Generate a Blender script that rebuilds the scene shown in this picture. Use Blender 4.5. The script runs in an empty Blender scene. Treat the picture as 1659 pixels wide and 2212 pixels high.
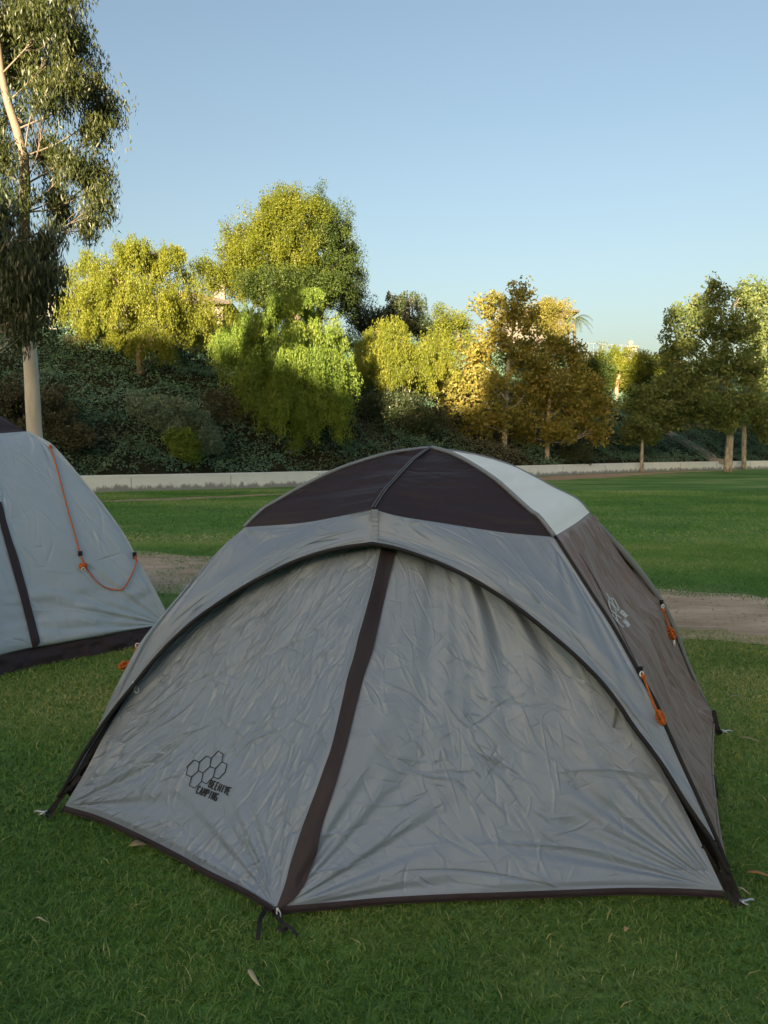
import bpy, math, random
import numpy as np
from mathutils import Vector
from mathutils.bvhtree import BVHTree

random.seed(7)
RS = np.random.RandomState
S = bpy.context.scene
COL = S.collection
R = math.radians

# ------------------------------------------------------------------ camera
CAM_H = 1.55
PITCH = R(5.04)
cam_d = bpy.data.cameras.new("camera")
cam_d.sensor_fit = 'VERTICAL'
cam_d.sensor_height = 36.0
cam_d.lens = 26.0
cam_d.clip_start = 0.05
cam_d.clip_end = 2000.0
cam = bpy.data.objects.new("camera", cam_d)
cam.location = (0, 0, CAM_H)
cam.rotation_euler = (math.pi / 2 - PITCH, 0, 0)
COL.objects.link(cam)
S.camera = cam

# ------------------------------------------------------------------ world, sun, exposure
SUN_EL = R(8.0)
SUN_TO = Vector((-0.28, -0.96, 0))          # horizontal direction towards the sun (behind left)
sun_az = math.atan2(SUN_TO.x, SUN_TO.y)      # clockwise from +Y
w = bpy.data.worlds.new("World")
S.world = w
w.use_nodes = True
nt = w.node_tree
sky = nt.nodes.new('ShaderNodeTexSky')
sky.sky_type = 'NISHITA'
sky.sun_disc = False
sky.sun_elevation = SUN_EL
sky.sun_rotation = sun_az
sky.altitude = 300
sky.air_density = 1.05
sky.dust_density = 6.2
sky.ozone_density = 0.9
bg = nt.nodes['Background']
bg.inputs['Strength'].default_value = 0.0605
nt.links.new(sky.outputs[0], bg.inputs[0])
sl = bpy.data.lights.new("sun", 'SUN')
sl.energy = 5.0
sl.angle = R(0.5)
sl.color = (1.0, 0.83, 0.54)
so = bpy.data.objects.new("sun", sl)
sdir = Vector((SUN_TO.x * math.cos(SUN_EL), SUN_TO.y * math.cos(SUN_EL), math.sin(SUN_EL)))
so.rotation_euler = sdir.to_track_quat('Z', 'Y').to_euler()
so.location = sdir * 50
COL.objects.link(so)
S.view_settings.view_transform = 'Standard'
S.view_settings.look = 'None'
S.view_settings.gamma = 1
S.view_settings.exposure = 2.4

# ------------------------------------------------------------------ geometry of the site: pixel rays of the survey photo (1659 px wide)
FPX = 1597.6
CT, ST = math.cos(PITCH), math.sin(PITCH)
C0 = np.array([0, 0, CAM_H])


def ray(u, v):
    x = (u - 829.5) / FPX
    y = -(v - 1106) / FPX
    return np.array([x, CT + y * ST, -ST + y * CT])


def gp(u, v, z=0.0):
    d = ray(u, v)
    return C0 + d * ((z - CAM_H) / d[2])


def at(u, v, y):
    d = ray(u, v)
    return C0 + d * (y / d[1])


def hit(u, v, P, n):
    d = ray(u, v)
    t = np.dot(np.asarray(P) - C0, n) / np.dot(d, n)
    return C0 + d * t


# ------------------------------------------------------------------ helpers
def tag(o, label=None, cat=None, group=None, kind=None):
    if label: o['label'] = label
    if cat: o['category'] = cat
    if group: o['group'] = group
    if kind: o['kind'] = kind
    return o


def empty(name, loc, label, cat, group=None):
    o = bpy.data.objects.new(name, None)
    o.empty_display_size = 0.2
    o.location = Vector([float(a) for a in loc])
    COL.objects.link(o)
    return tag(o, label, cat, group)


def np_mesh(name, V, F, mat, parent=None, smooth=True, attr=None, uv=None):
    """V (n,3) and F (m,k): one mesh object in world coordinates (made local to its parent)."""
    V = np.asarray(V, dtype=np.float32).reshape(-1, 3)
    if parent is not None:
        off = np.zeros(3, dtype=np.float32)
        p = parent
        while p is not None:
            off += np.array(p.location, dtype=np.float32)
            p = p.parent
        V = V - off
    me = bpy.data.meshes.new(name)
    if isinstance(F, list):
        me.from_pydata([tuple(map(float, a)) for a in V], [], [tuple(map(int, f)) for f in F])
    else:
        F = np.asarray(F, dtype=np.int32)
        m, k = F.shape
        me.vertices.add(len(V))
        me.vertices.foreach_set('co', V.ravel())
        me.loops.add(m * k)
        me.loops.foreach_set('vertex_index', F.ravel())
        me.polygons.add(m)
        me.polygons.foreach_set('loop_start', np.arange(0, m * k, k, dtype=np.int32))
    me.update(calc_edges=True)
    me.polygons.foreach_set('use_smooth', np.full(len(me.polygons), smooth, dtype=bool))
    if attr:
        for nm, arr in attr.items():
            a = me.attributes.new(nm, 'FLOAT', 'POINT')
            a.data.foreach_set('value', np.asarray(arr, dtype=np.float32).ravel())
    me.materials.append(mat)
    o = bpy.data.objects.new(name, me)
    COL.objects.link(o)
    if parent is not None:
        o.parent = parent
    return o


class MB:
    """collects quads/polys into one mesh"""

    def __init__(self):
        self.v = []
        self.f = []

    def add(self, V, F):
        b = len(self.v)
        self.v += [tuple(map(float, a)) for a in V]
        self.f += [tuple(int(i) + b for i in f) for f in F]

    def box(self, c, s, rz=0.0):
        cx, cy, cz = c
        hx, hy, hz = s[0] / 2, s[1] / 2, s[2] / 2
        ca, sa = math.cos(rz), math.sin(rz)
        V = []
        for z in (-hz, hz):
            for x, y in ((-hx, -hy), (hx, -hy), (hx, hy), (-hx, hy)):
                V.append((cx + x * ca - y * sa, cy + x * sa + y * ca, cz + z))
        self.add(V, [(3, 2, 1, 0), (4, 5, 6, 7), (0, 1, 5, 4), (1, 2, 6, 5), (2, 3, 7, 6), (3, 0, 4, 7)])

    def tube(self, P, r, n=8, cap=True):
        V, F = tube(P, r, n)
        self.add(V, F)
        if cap:
            b = len(self.v) - len(V)
            self.f.append(tuple(b + i for i in range(n))[::-1])
            self.f.append(tuple(len(self.v) - n + i for i in range(n)))

    def sphere(self, c, r, nu=10, nv=7, sc=(1, 1, 1)):
        V = []
        for j in range(nv + 1):
            a = math.pi * j / nv
            for i in range(nu):
                b = 2 * math.pi * i / nu
                V.append((c[0] + r * sc[0] * math.sin(a) * math.cos(b), c[1] + r * sc[1] * math.sin(a) * math.sin(b), c[2] + r * sc[2] * math.cos(a)))
        F = [(j * nu + i, (j + 1) * nu + i, (j + 1) * nu + (i + 1) % nu, j * nu + (i + 1) % nu) for j in range(nv) for i in range(nu)]
        self.add(V, F)

    def build(self, name, mat, parent=None, smooth=False):
        return np_mesh(name, np.array(self.v), list(self.f), mat, parent, smooth)


def tube(P, r, n=8):
    P = np.asarray(P, float)
    m = len(P)
    r = np.full(m, r) if np.isscalar(r) else np.asarray(r, float)
    T = np.gradient(P, axis=0)
    T /= np.linalg.norm(T, axis=1)[:, None] + 1e-12
    ref = np.array([0, 0, 1.0]) if abs(T[:, 2]).mean() < 0.8 else np.array([1.0, 0, 0])
    N = np.cross(T, ref)
    N /= np.linalg.norm(N, axis=1)[:, None] + 1e-12
    B = np.cross(T, N)
    a = np.linspace(0, 2 * np.pi, n, endpoint=False)
    V = P[:, None, :] + r[:, None, None] * (np.cos(a)[None, :, None] * N[:, None, :] + np.sin(a)[None, :, None] * B[:, None, :])
    F = []
    for j in range(m - 1):
        for i in range(n):
            F.append((j * n + i, j * n + (i + 1) % n, (j + 1) * n + (i + 1) % n, (j + 1) * n + i))
    return V.reshape(-1, 3), F


def smooth_curve(P, n):
    """Catmull-Rom through P, resampled to n points evenly by length"""
    P = np.asarray(P, float)
    if len(P) == 2:
        return P[0] + (P[1] - P[0]) * np.linspace(0, 1, n)[:, None]
    Q = np.vstack([2 * P[0] - P[1], P, 2 * P[-1] - P[-2]])
    out = []
    for i in range(len(P) - 1):
        p0, p1, p2, p3 = Q[i:i + 4]
        t = np.linspace(0, 1, 24, endpoint=False)[:, None]
        out.append(0.5 * (2 * p1 + (p2 - p0) * t + (2 * p0 - 5 * p1 + 4 * p2 - p3) * t ** 2 + (3 * p1 - p0 - 3 * p2 + p3) * t ** 3))
    out = np.vstack(out + [P[-1:]])
    return resample(out, n)


def resample(P, n):
    d = np.r_[0, np.cumsum(np.linalg.norm(np.diff(P, axis=0), axis=1))]
    s = np.linspace(0, d[-1], n)
    return np.stack([np.interp(s, d, P[:, k]) for k in range(3)], 1)


# ---------- numpy noise
_T = RS(3).rand(256, 256)


def vn(x, y, seed=0):
    x = np.asarray(x, float) + seed * 17.31
    y = np.asarray(y, float) + seed * 9.77
    xi = np.floor(x).astype(int)
    yi = np.floor(y).astype(int)
    fx, fy = x - xi, y - yi
    fx = fx * fx * fx * (fx * (fx * 6 - 15) + 10)
    fy = fy * fy * fy * (fy * (fy * 6 - 15) + 10)
    g = lambda a, b: _T[a & 255, b & 255]
    return (g(xi, yi) * (1 - fx) + g(xi + 1, yi) * fx) * (1 - fy) + (g(xi, yi + 1) * (1 - fx) + g(xi + 1, yi + 1) * fx) * fy


def fbm(x, y, seed=0, o=4):
    a, s, t = 1.0, 0.0, 0.0
    for i in range(o):
        s = s + a * vn(x * 2 ** i, y * 2 ** i, seed + i)
        t += a
        a *= 0.5
    return s / t


def sstep(a, b, x):
    t = np.clip((x - a) / (b - a), 0, 1)
    return t * t * (3 - 2 * t)


# ---------- materials
def mat(name):
    m = bpy.data.materials.new(name)
    m.use_nodes = True
    return m, m.node_tree, m.node_tree.nodes['Principled BSDF']


def nd(t, typ, **kw):
    n = t.nodes.new(typ)
    for k, v in kw.items():
        setattr(n, k, v)
    return n


def plain(name, col, rough=0.6, metal=0.0, spec=0.4, bump=0.0, bscale=200, var=0.0):
    m, t, p = mat(name)
    p.inputs['Base Color'].default_value = (*col, 1)
    p.inputs['Roughness'].default_value = rough
    p.inputs['Metallic'].default_value = metal
    p.inputs['Specular IOR Level'].default_value = spec
    tc = nd(t, 'ShaderNodeTexCoord')
    if var:
        n = nd(t, 'ShaderNodeTexNoise')
        n.inputs['Scale'].default_value = bscale * 0.1
        n.inputs['Detail'].default_value = 4
        t.links.new(tc.outputs['Object'], n.inputs['Vector'])
        mx = nd(t, 'ShaderNodeMix', data_type='RGBA')
        mx.inputs[6].default_value = tuple(c * (1 - var) for c in col) + (1,)
        mx.inputs[7].default_value = tuple(min(1, c * (1 + var)) for c in col) + (1,)
        t.links.new(n.outputs[0], mx.inputs[0])
        t.links.new(mx.outputs[2], p.inputs['Base Color'])
    if bump:
        n2 = nd(t, 'ShaderNodeTexNoise')
        n2.inputs['Scale'].default_value = bscale
        n2.inputs['Detail'].default_value = 3
        t.links.new(tc.outputs['Object'], n2.inputs['Vector'])
        b = nd(t, 'ShaderNodeBump')
        b.inputs['Strength'].default_value = bump
        b.inputs['Distance'].default_value = 0.01
        t.links.new(n2.outputs[0], b.inputs['Height'])
        t.links.new(b.outputs[0], p.inputs['Normal'])
    return m


def fabric(name, col, rough=0.5, spec=0.35, sheen=0.15, mottled=0.06, metal=0.0):
    """coated nylon: faint weave, slight cloudiness, soft sheen"""
    m, t, p = mat(name)
    p.inputs['Roughness'].default_value = rough
    p.inputs['Specular IOR Level'].default_value = spec
    p.inputs['Metallic'].default_value = metal
    p.inputs['Sheen Weight'].default_value = sheen
    p.inputs['Sheen Roughness'].default_value = 0.4
    tc = nd(t, 'ShaderNodeTexCoord')
    n = nd(t, 'ShaderNodeTexNoise')
    n.inputs['Scale'].default_value = 9
    n.inputs['Detail'].default_value = 5
    t.links.new(tc.outputs['Object'], n.inputs['Vector'])
    mx = nd(t, 'ShaderNodeMix', data_type='RGBA')
    mx.inputs[6].default_value = tuple(c * (1 - mottled) for c in col) + (1,)
    mx.inputs[7].default_value = tuple(c * (1 + mottled) for c in col) + (1,)
    t.links.new(n.outputs[0], mx.inputs[0])
    t.links.new(mx.outputs[2], p.inputs['Base Color'])
    # fine creases
    v = nd(t, 'ShaderNodeTexVoronoi', feature='DISTANCE_TO_EDGE')
    v.inputs['Scale'].default_value = 16
    n3 = nd(t, 'ShaderNodeTexNoise')
    n3.inputs['Scale'].default_value = 7
    n3.inputs['Detail'].default_value = 3
    t.links.new(tc.outputs['Object'], n3.inputs['Vector'])
    vm = nd(t, 'ShaderNodeMixRGB')
    vm.inputs[0].default_value = 0.35
    t.links.new(tc.outputs['Object'], vm.inputs[1])
    t.links.new(n3.outputs['Color'], vm.inputs[2])
    t.links.new(vm.outputs[0], v.inputs['Vector'])
    cl = nd(t, 'ShaderNodeMath', operation='MINIMUM')
    cl.inputs[1].default_value = 0.06
    t.links.new(v.outputs['Distance'], cl.inputs[0])
    n2 = nd(t, 'ShaderNodeTexNoise')
    n2.inputs['Scale'].default_value = 900
    t.links.new(tc.outputs['Object'], n2.inputs['Vector'])
    ad = nd(t, 'ShaderNodeMath', operation='MULTIPLY_ADD')
    ad.inputs[1].default_value = 0.02
    t.links.new(n2.outputs[0], ad.inputs[0])
    t.links.new(cl.outputs[0], ad.inputs[2])
    b = nd(t, 'ShaderNodeBump')
    b.inputs['Strength'].default_value = 0.10
    b.inputs['Distance'].default_value = 0.02
    t.links.new(ad.outputs[0], b.inputs['Height'])
    t.links.new(b.outputs[0], p.inputs['Normal'])
    return m


def leafmat(name, stops, trans=0.35, gloss=0.04, attr='tint', tmul=(1.25, 1.25, 0.7)):
    m = bpy.data.materials.new(name)
    m.use_nodes = True
    t = m.node_tree
    t.nodes.remove(t.nodes['Principled BSDF'])
    out = t.nodes['Material Output']
    a = nd(t, 'ShaderNodeAttribute', attribute_name=attr)
    r = nd(t, 'ShaderNodeValToRGB')
    e = r.color_ramp.elements
    while len(e) < len(stops): e.new(0.5)
    for i, (pos, c) in enumerate(stops):
        e[i].position = pos
        e[i].color = (*c, 1)
    t.links.new(a.outputs['Fac'], r.inputs[0])
    d = nd(t, 'ShaderNodeBsdfDiffuse')
    t.links.new(r.outputs[0], d.inputs[0])
    tr = nd(t, 'ShaderNodeBsdfTranslucent')
    mul = nd(t, 'ShaderNodeMixRGB', blend_type='MULTIPLY')
    mul.inputs[0].default_value = 1
    mul.inputs[2].default_value = (*tmul, 1)
    t.links.new(r.outputs[0], mul.inputs[1])
    t.links.new(mul.outputs[0], tr.inputs[0])
    mx = nd(t, 'ShaderNodeMixShader')
    mx.inputs[0].default_value = trans
    t.links.new(d.outputs[0], mx.inputs[1])
    t.links.new(tr.outputs[0], mx.inputs[2])
    g = nd(t, 'ShaderNodeBsdfGlossy')
    g.inputs['Roughness'].default_value = 0.45
    mx2 = nd(t, 'ShaderNodeMixShader')
    mx2.inputs[0].default_value = gloss
    t.links.new(mx.outputs[0], mx2.inputs[1])
    t.links.new(g.outputs[0], mx2.inputs[2])
    t.links.new(mx2.outputs[0], out.inputs[0])
    return m


M_grey = fabric('fabric_grey', (0.232, 0.288, 0.360), rough=0.46, spec=0.55, metal=0.12)
M_sky = fabric('fabric_pale_blue', (0.80, 0.84, 0.80), mottled=0.03)
M_dark = fabric('fabric_dark_brown', (0.031, 0.023, 0.029), rough=0.55, spec=0.3, sheen=0.1)
M_wallf = fabric('fabric_taupe', (0.20, 0.158, 0.152), rough=0.55)
M_blueg = fabric('fabric_blue_grey', (0.35, 0.43, 0.50), rough=0.46, spec=0.55, metal=0.12)
M_black = plain('webbing_black', (0.012, 0.011, 0.012), 0.6, bump=0.3, bscale=900)
M_in = plain('inner_fabric_gap_shade', (0.010, 0.009, 0.010), 0.8)
M_sleeve = plain('sleeve_grey_blue', (0.20, 0.23, 0.26), 0.5)
M_rope = plain('orange_cord', (0.62, 0.16, 0.03), 0.7, bump=0.6, bscale=700, var=0.35)
M_steel = plain('galvanised_steel', (0.62, 0.63, 0.64), 0.35, metal=0.9)
M_white = plain('white_plastic', (0.75, 0.76, 0.76), 0.4)
M_print = plain('black_print', (0.012, 0.013, 0.016), 0.6)
M_printw = plain('white_print', (0.62, 0.66, 0.68), 0.6)
M_tab = plain('grey_webbing', (0.10, 0.11, 0.12), 0.6)

# ------------------------------------------------------------------ site: wall line and hill
_wx = np.array([-60., -22., -10.3, -3.4, 10.6, 16.5, 27., 60., 120.])
_wy = np.array([2., 18., 24.9, 28.8, 41.3, 46.2, 52.2, 68., 92.])


def wy(x):
    # smoothed polyline of the retaining wall
    x = np.asarray(x, float)
    o = np.linspace(-3, 3, 7)
    return np.mean([np.interp(x + k, _wx, _wy) for k in o], axis=0)


def crest(x):
    return np.interp(x, [-40, -18, -4, 10, 18, 30, 60], [6.6, 6.9, 7.6, 8.2, 8.7, 8.6, 7.5])


def hz(x, y, rough=True):
    x = np.asarray(x, float)
    y = np.asarray(y, float)
    dy = np.maximum(y - wy(x) - 0.3, 0)
    hc = crest(x)
    t = dy * 0.5 / hc
    k = 0.07
    z = hc * (-k * np.log(np.exp(-np.minimum(t, 4) / k) + np.exp(-1 / k)))
    z = np.maximum(z, 0)
    if rough:
        z = z + 0.55 * (fbm(x * 0.22, y * 0.22, 5) - 0.5) * np.clip(dy / 4, 0, 1)
    return 0.47 + z


def ground_hit(u, v):
    """ray against the hill"""
    d = ray(u, v)
    t = np.linspace(20, 140, 2400)
    P = C0 + d * t[:, None]
    k = np.where((P[:, 2] < hz(P[:, 0], P[:, 1])) & (P[:, 1] > wy(P[:, 0]) + 0.3))[0]
    return P[k[0]] if len(k) else P[-1]


# grass ground
def ground_mat():
    m, t, p = mat('lawn_ground')
    tc = nd(t, 'ShaderNodeTexCoord')
    n1 = nd(t, 'ShaderNodeTexNoise')
    n1.inputs['Scale'].default_value = 0.35
    n1.inputs['Detail'].default_value = 6
    n1.inputs['Roughness'].default_value = 0.65
    mp = nd(t, 'ShaderNodeMapping')
    mp.inputs['Scale'].default_value = (0.45, 1.0, 1)
    t.links.new(tc.outputs['Object'], mp.inputs[0])
    t.links.new(mp.outputs[0], n1.inputs['Vector'])
    r = nd(t, 'ShaderNodeValToRGB')
    e = r.color_ramp.elements
    e.new(0.5)
    e[0].position, e[0].color = 0.40, (0.088, 0.195, 0.045, 1)
    e[1].position, e[1].color = 0.5, (0.135, 0.265, 0.065, 1)
    e[2].position, e[2].color = 0.62, (0.26, 0.335, 0.12, 1)
    t.links.new(n1.outputs[0], r.inputs[0])
    n2 = nd(t, 'ShaderNodeTexNoise')
    n2.inputs['Scale'].default_value = 22
    n2.inputs['Detail'].default_value = 5
    t.links.new(tc.outputs['Object'], n2.inputs['Vector'])
    mx = nd(t, 'ShaderNodeMixRGB', blend_type='MULTIPLY')
    mx.inputs[0].default_value = 0.7
    r2 = nd(t, 'ShaderNodeValToRGB')
    r2.color_ramp.elements[0].position, r2.color_ramp.elements[0].color = 0.3, (0.45, 0.45, 0.45, 1)
    r2.color_ramp.elements[1].position, r2.color_ramp.elements[1].color = 0.7, (1.25, 1.25, 1.25, 1)
    t.links.new(n2.outputs[0], r2.inputs[0])
    t.links.new(r.outputs[0], mx.inputs[1])
    t.links.new(r2.outputs[0], mx.inputs[2])
    t.links.new(mx.outputs[0], p.inputs['Base Color'])
    p.inputs['Roughness'].default_value = 0.9
    p.inputs['Specular IOR Level'].default_value = 0.1
    b = nd(t, 'ShaderNodeBump')
    b.inputs['Strength'].default_value = 0.8
    b.inputs['Distance'].default_value = 0.04
    t.links.new(n2.outputs[0], b.inputs['Height'])
    t.links.new(b.outputs[0], p.inputs['Normal'])
    return m


M_ground = ground_mat()
tag(np_mesh('lawn', [(-900, -900, 0), (900, -900, 0), (900, 1500, 0), (-900, 1500, 0)], [(0, 1, 2, 3)], M_ground), kind='structure')


def soil_mat(name, c1, c2, sc=2.0):
    m, t, p = mat(name)
    tc = nd(t, 'ShaderNodeTexCoord')
    mp = nd(t, 'ShaderNodeMapping')
    mp.inputs['Scale'].default_value = (0.4, 1.3, 1)
    mp.inputs['Rotation'].default_value = (0, 0, 0.35)
    n1 = nd(t, 'ShaderNodeTexNoise')
    n1.inputs['Scale'].default_value = sc
    n1.inputs['Detail'].default_value = 8
    n1.inputs['Roughness'].default_value = 0.7
    t.links.new(tc.outputs['Object'], mp.inputs[0])
    t.links.new(mp.outputs[0], n1.inputs['Vector'])
    r = nd(t, 'ShaderNodeValToRGB')
    r.color_ramp.elements[0].position, r.color_ramp.elements[0].color = 0.35, (*c1, 1)
    r.color_ramp.elements[1].position, r.color_ramp.elements[1].color = 0.65, (*c2, 1)
    t.links.new(n1.outputs[0], r.inputs[0])
    t.links.new(r.outputs[0], p.inputs['Base Color'])
    p.inputs['Roughness'].default_value = 0.95
    p.inputs['Specular IOR Level'].default_value = 0.1
    n2 = nd(t, 'ShaderNodeTexNoise')
    n2.inputs['Scale'].default_value = 30
    n2.inputs['Detail'].default_value = 6
    t.links.new(tc.outputs['Object'], n2.inputs['Vector'])
    b = nd(t, 'ShaderNodeBump')
    b.inputs['Strength'].default_value = 1.0
    b.inputs['Distance'].default_value = 0.06
    t.links.new(n2.outputs[0], b.inputs['Height'])
    t.links.new(b.outputs[0], p.inputs['Normal'])
    return m


M_soil = soil_mat('bare_soil', (0.42, 0.31, 0.21), (0.72, 0.575, 0.43))
M_soil2 = soil_mat('dry_soil', (0.34, 0.25, 0.17), (0.56, 0.42, 0.30))


def ribbon_ground(name, centre, half, z, m, seed, n=500, amp=0.25, sub=8):
    P = smooth_curve([(a, b, 0) for a, b in centre], n)
    T = np.gradient(P, axis=0)
    T /= np.linalg.norm(T, axis=1)[:, None]
    N = np.stack([-T[:, 1], T[:, 0], 0 * T[:, 0]], 1)
    s = np.linspace(0, 1, n) * n * 0.06
    hw = np.interp(np.linspace(0, 1, n), np.linspace(0, 1, len(half)), half)
    a = hw * (1 + amp * (fbm(s, 0 * s, seed, 5) - 0.5) * 2)
    b = hw * (1 + amp * (fbm(s, 0 * s + 7, seed + 3, 5) - 0.5) * 2)
    k = np.linspace(0, 1, sub)
    V = P[:, None, :] + N[:, None, :] * ((-a)[:, None] * (1 - k) + b[:, None] * k)[:, :, None]
    V[:, :, 2] = z
    F = [(i * sub + j, i * sub + j + 1, (i + 1) * sub + j + 1, (i + 1) * sub + j) for i in range(n - 1) for j in range(sub - 1)]
    tag(np_mesh(name, V.reshape(-1, 3), F, m, smooth=False), kind='structure')
    return P, hw


PATH = [(-14, 14.5), (-8, 11.8), (-2.7, 9.2), (0.3, 7.9), (2.7, 6.9), (5.5, 5.9), (10, 4.4), (16, 2.5)]
PATH_H = [1.2, 1.2, 1.2, 1.15, 1.15, 1.1, 1.1, 1.1]
pathP, pathH = ribbon_ground('dirt_path', PATH, PATH_H, 0.004, M_soil, 3, amp=0.35)
strip2P, strip2H = ribbon_ground('dirt_path', [(-9.5, 20.2), (-6.5, 21.8), (-4.2, 23.6), (-1.5, 25.8)], [0.15, 0.5, 0.35, 0.1], 0.004, M_soil2, 9, n=200, amp=0.6)
strip3P, strip3H = ribbon_ground('dirt_path', [(3.5, 31.5), (7.2, 35.3), (10.2, 38.3), (13.5, 41.6), (17.5, 45.2), (22, 48.0)], [0.4, 1.1, 1.5, 1.1, 0.6, 0.2], 0.004, M_soil2, 12, n=300, amp=0.4)

# hillside terrain
def hill_mat():
    m, t, p = mat('hill_soil')
    tc = nd(t, 'ShaderNodeTexCoord')
    n = nd(t, 'ShaderNodeTexNoise')
    n.inputs['Scale'].default_value = 0.6
    n.inputs['Detail'].default_value = 8
    n.inputs['Roughness'].default_value = 0.7
    t.links.new(tc.outputs['Object'], n.inputs['Vector'])
    r = nd(t, 'ShaderNodeValToRGB')
    r.color_ramp.elements[0].position, r.color_ramp.elements[0].color = 0.35, (0.014, 0.022, 0.012, 1)
    r.color_ramp.elements[1].position, r.color_ramp.elements[1].color = 0.7, (0.040, 0.032, 0.020, 1)
    t.links.new(n.outputs[0], r.inputs[0])
    t.links.new(r.outputs[0], p.inputs['Base Color'])
    p.inputs['Roughness'].default_value = 1
    p.inputs['Specular IOR Level'].default_value = 0.05
    return m


gx = np.linspace(-60, 110, 240)
gk = np.r_[np.linspace(0.3, 26, 70), np.linspace(28, 120, 14)]
XX, KK = np.meshgrid(gx, gk, indexing='ij')
YY = wy(XX) + KK
ZZ = hz(XX, YY)
V = np.stack([XX, YY, ZZ], -1).reshape(-1, 3)
nk = len(gk)
ii, jj = np.meshgrid(np.arange(len(gx) - 1), np.arange(nk - 1), indexing='ij')
a = (ii * nk + jj).ravel()
F = np.stack([a, a + nk, a + nk + 1, a + 1], 1)
tag(np_mesh('hillside', V, F, hill_mat()), kind='structure')


# retaining wall
def concrete_mat():
    m, t, p = mat('weathered_concrete')
    tc = nd(t, 'ShaderNodeTexCoord')
    n = nd(t, 'ShaderNodeTexNoise')
    n.inputs['Scale'].default_value = 1.2
    n.inputs['Detail'].default_value = 8
    n.inputs['Roughness'].default_value = 0.7
    t.links.new(tc.outputs['Object'], n.inputs['Vector'])
    r = nd(t, 'ShaderNodeValToRGB')
    r.color_ramp.elements[0].position, r.color_ramp.elements[0].color = 0.3, (0.60, 0.67, 0.72, 1)
    r.color_ramp.elements[1].position, r.color_ramp.elements[1].color = 0.75, (0.72, 0.79, 0.83, 1)
    t.links.new(n.outputs[0], r.inputs[0])
    # splash stains creeping up from the soil in ragged tongues
    sx = nd(t, 'ShaderNodeSeparateXYZ')
    t.links.new(tc.outputs['Object'], sx.inputs[0])
    mp = nd(t, 'ShaderNodeMapping')
    mp.inputs['Scale'].default_value = (3.0, 3.0, 1.2)
    t.links.new(tc.outputs['Object'], mp.inputs[0])
    n2 = nd(t, 'ShaderNodeTexNoise')
    n2.inputs['Scale'].default_value = 1.4
    n2.inputs['Detail'].default_value = 9
    n2.inputs['Roughness'].default_value = 0.75
    t.links.new(mp.outputs[0], n2.inputs['Vector'])
    ad = nd(t, 'ShaderNodeMath', operation='MULTIPLY_ADD')
    ad.inputs[1].default_value = -1.3
    t.links.new(sx.outputs['Z'], ad.inputs[0])
    t.links.new(n2.outputs[0], ad.inputs[2])
    r2 = nd(t, 'ShaderNodeValToRGB')
    r2.color_ramp.elements[0].position, r2.color_ramp.elements[0].color = 0.22, (1, 1, 1, 1)
    r2.color_ramp.elements[1].position, r2.color_ramp.elements[1].color = 0.36, (0.36, 0.35, 0.36, 1)
    t.links.new(ad.outputs[0], r2.inputs[0])
    mx = nd(t, 'ShaderNodeMixRGB', blend_type='MULTIPLY')
    mx.inputs[0].default_value = 1
    t.links.new(r.outputs[0], mx.inputs[1])
    t.links.new(r2.outputs[0], mx.inputs[2])
    t.links.new(mx.outputs[0], p.inputs['Base Color'])
    p.inputs['Roughness'].default_value = 0.9
    b = nd(t, 'ShaderNodeBump')
    b.inputs['Strength'].default_value = 0.5
    b.inputs['Distance'].default_value = 0.02
    t.links.new(n2.outputs[0], b.inputs['Height'])
    t.links.new(b.outputs[0], p.inputs['Normal'])
    return m


M_conc = concrete_mat()
wroot = empty('retaining_wall', (0, float(wy(0)), 0), 'long low stained concrete retaining wall at the foot of the planted hillside', 'wall')
xs = np.linspace(-50, 100, 260)
WP = np.stack([xs, wy(xs), 0 * xs], 1)
WT = np.gradient(WP, axis=0)
WT /= np.linalg.norm(WT, axis=1)[:, None]
WN = np.stack([-WT[:, 1], WT[:, 0], 0 * xs], 1)


def wall_sweep(prof, name, m):
    prof = np.array(prof)
    k = len(prof)
    V = WP[:, None, :] + WN[:, None, :] * prof[None, :, 0, None]
    V[:, :, 2] = prof[None, :, 1]
    F = [(i * k + j, (i + 1) * k + j, (i + 1) * k + (j + 1) % k, i * k + (j + 1) % k) for i in range(len(xs) - 1) for j in range(k)]
    return np_mesh(name, V.reshape(-1, 3), F, m, wroot, smooth=False)


wall_sweep([(0.0, -0.1), (0.0, 0.49), (0.30, 0.49), (0.30, -0.1)], 'wall_face', M_conc)
wall_sweep([(-0.012, 0.492), (-0.012, 0.56), (0.0, 0.575), (0.30, 0.575), (0.31, 0.56), (0.31, 0.492)], 'coping', M_conc)
mj = MB()
M_joint = plain('joint_dark_grey', (0.16, 0.16, 0.15), 0.95)  # plain dark grey for the expansion joint strips
for x in np.arange(-46, 90, 3.1):
    i = np.argmin(abs(xs - x))
    a = math.atan2(WT[i, 1], WT[i, 0])
    mj.box((x, float(wy(x)) - 0.003, 0.245), (0.018, 0.012, 0.485), a)
mj.build('expansion_joint', M_joint, wroot)

# added unseen ridge behind left, crest shaped to place shade and sun gaps
RIDGE_S, RIDGE_P = -75.0, 20.0


def shade_h(p):
    n = (fbm(p * 0.22, 0 * p + 3, 21, 5) - 0.5)
    base = 19.7 + np.clip((p - 14) * 0.20, -0.7, 1.4)
    hi = sstep(6.6, 4.8, p) * (4.6 + 8.5 * (vn(p * 0.55, 0 * p + 1, 8) - 0.4))
    hi = hi + 3.4 * sstep(-1.0, -4.0, p) * (0.4 + 1.2 * vn(p * 0.6, 0 * p + 5, 4))
    return base + hi + n * 3.0


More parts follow.
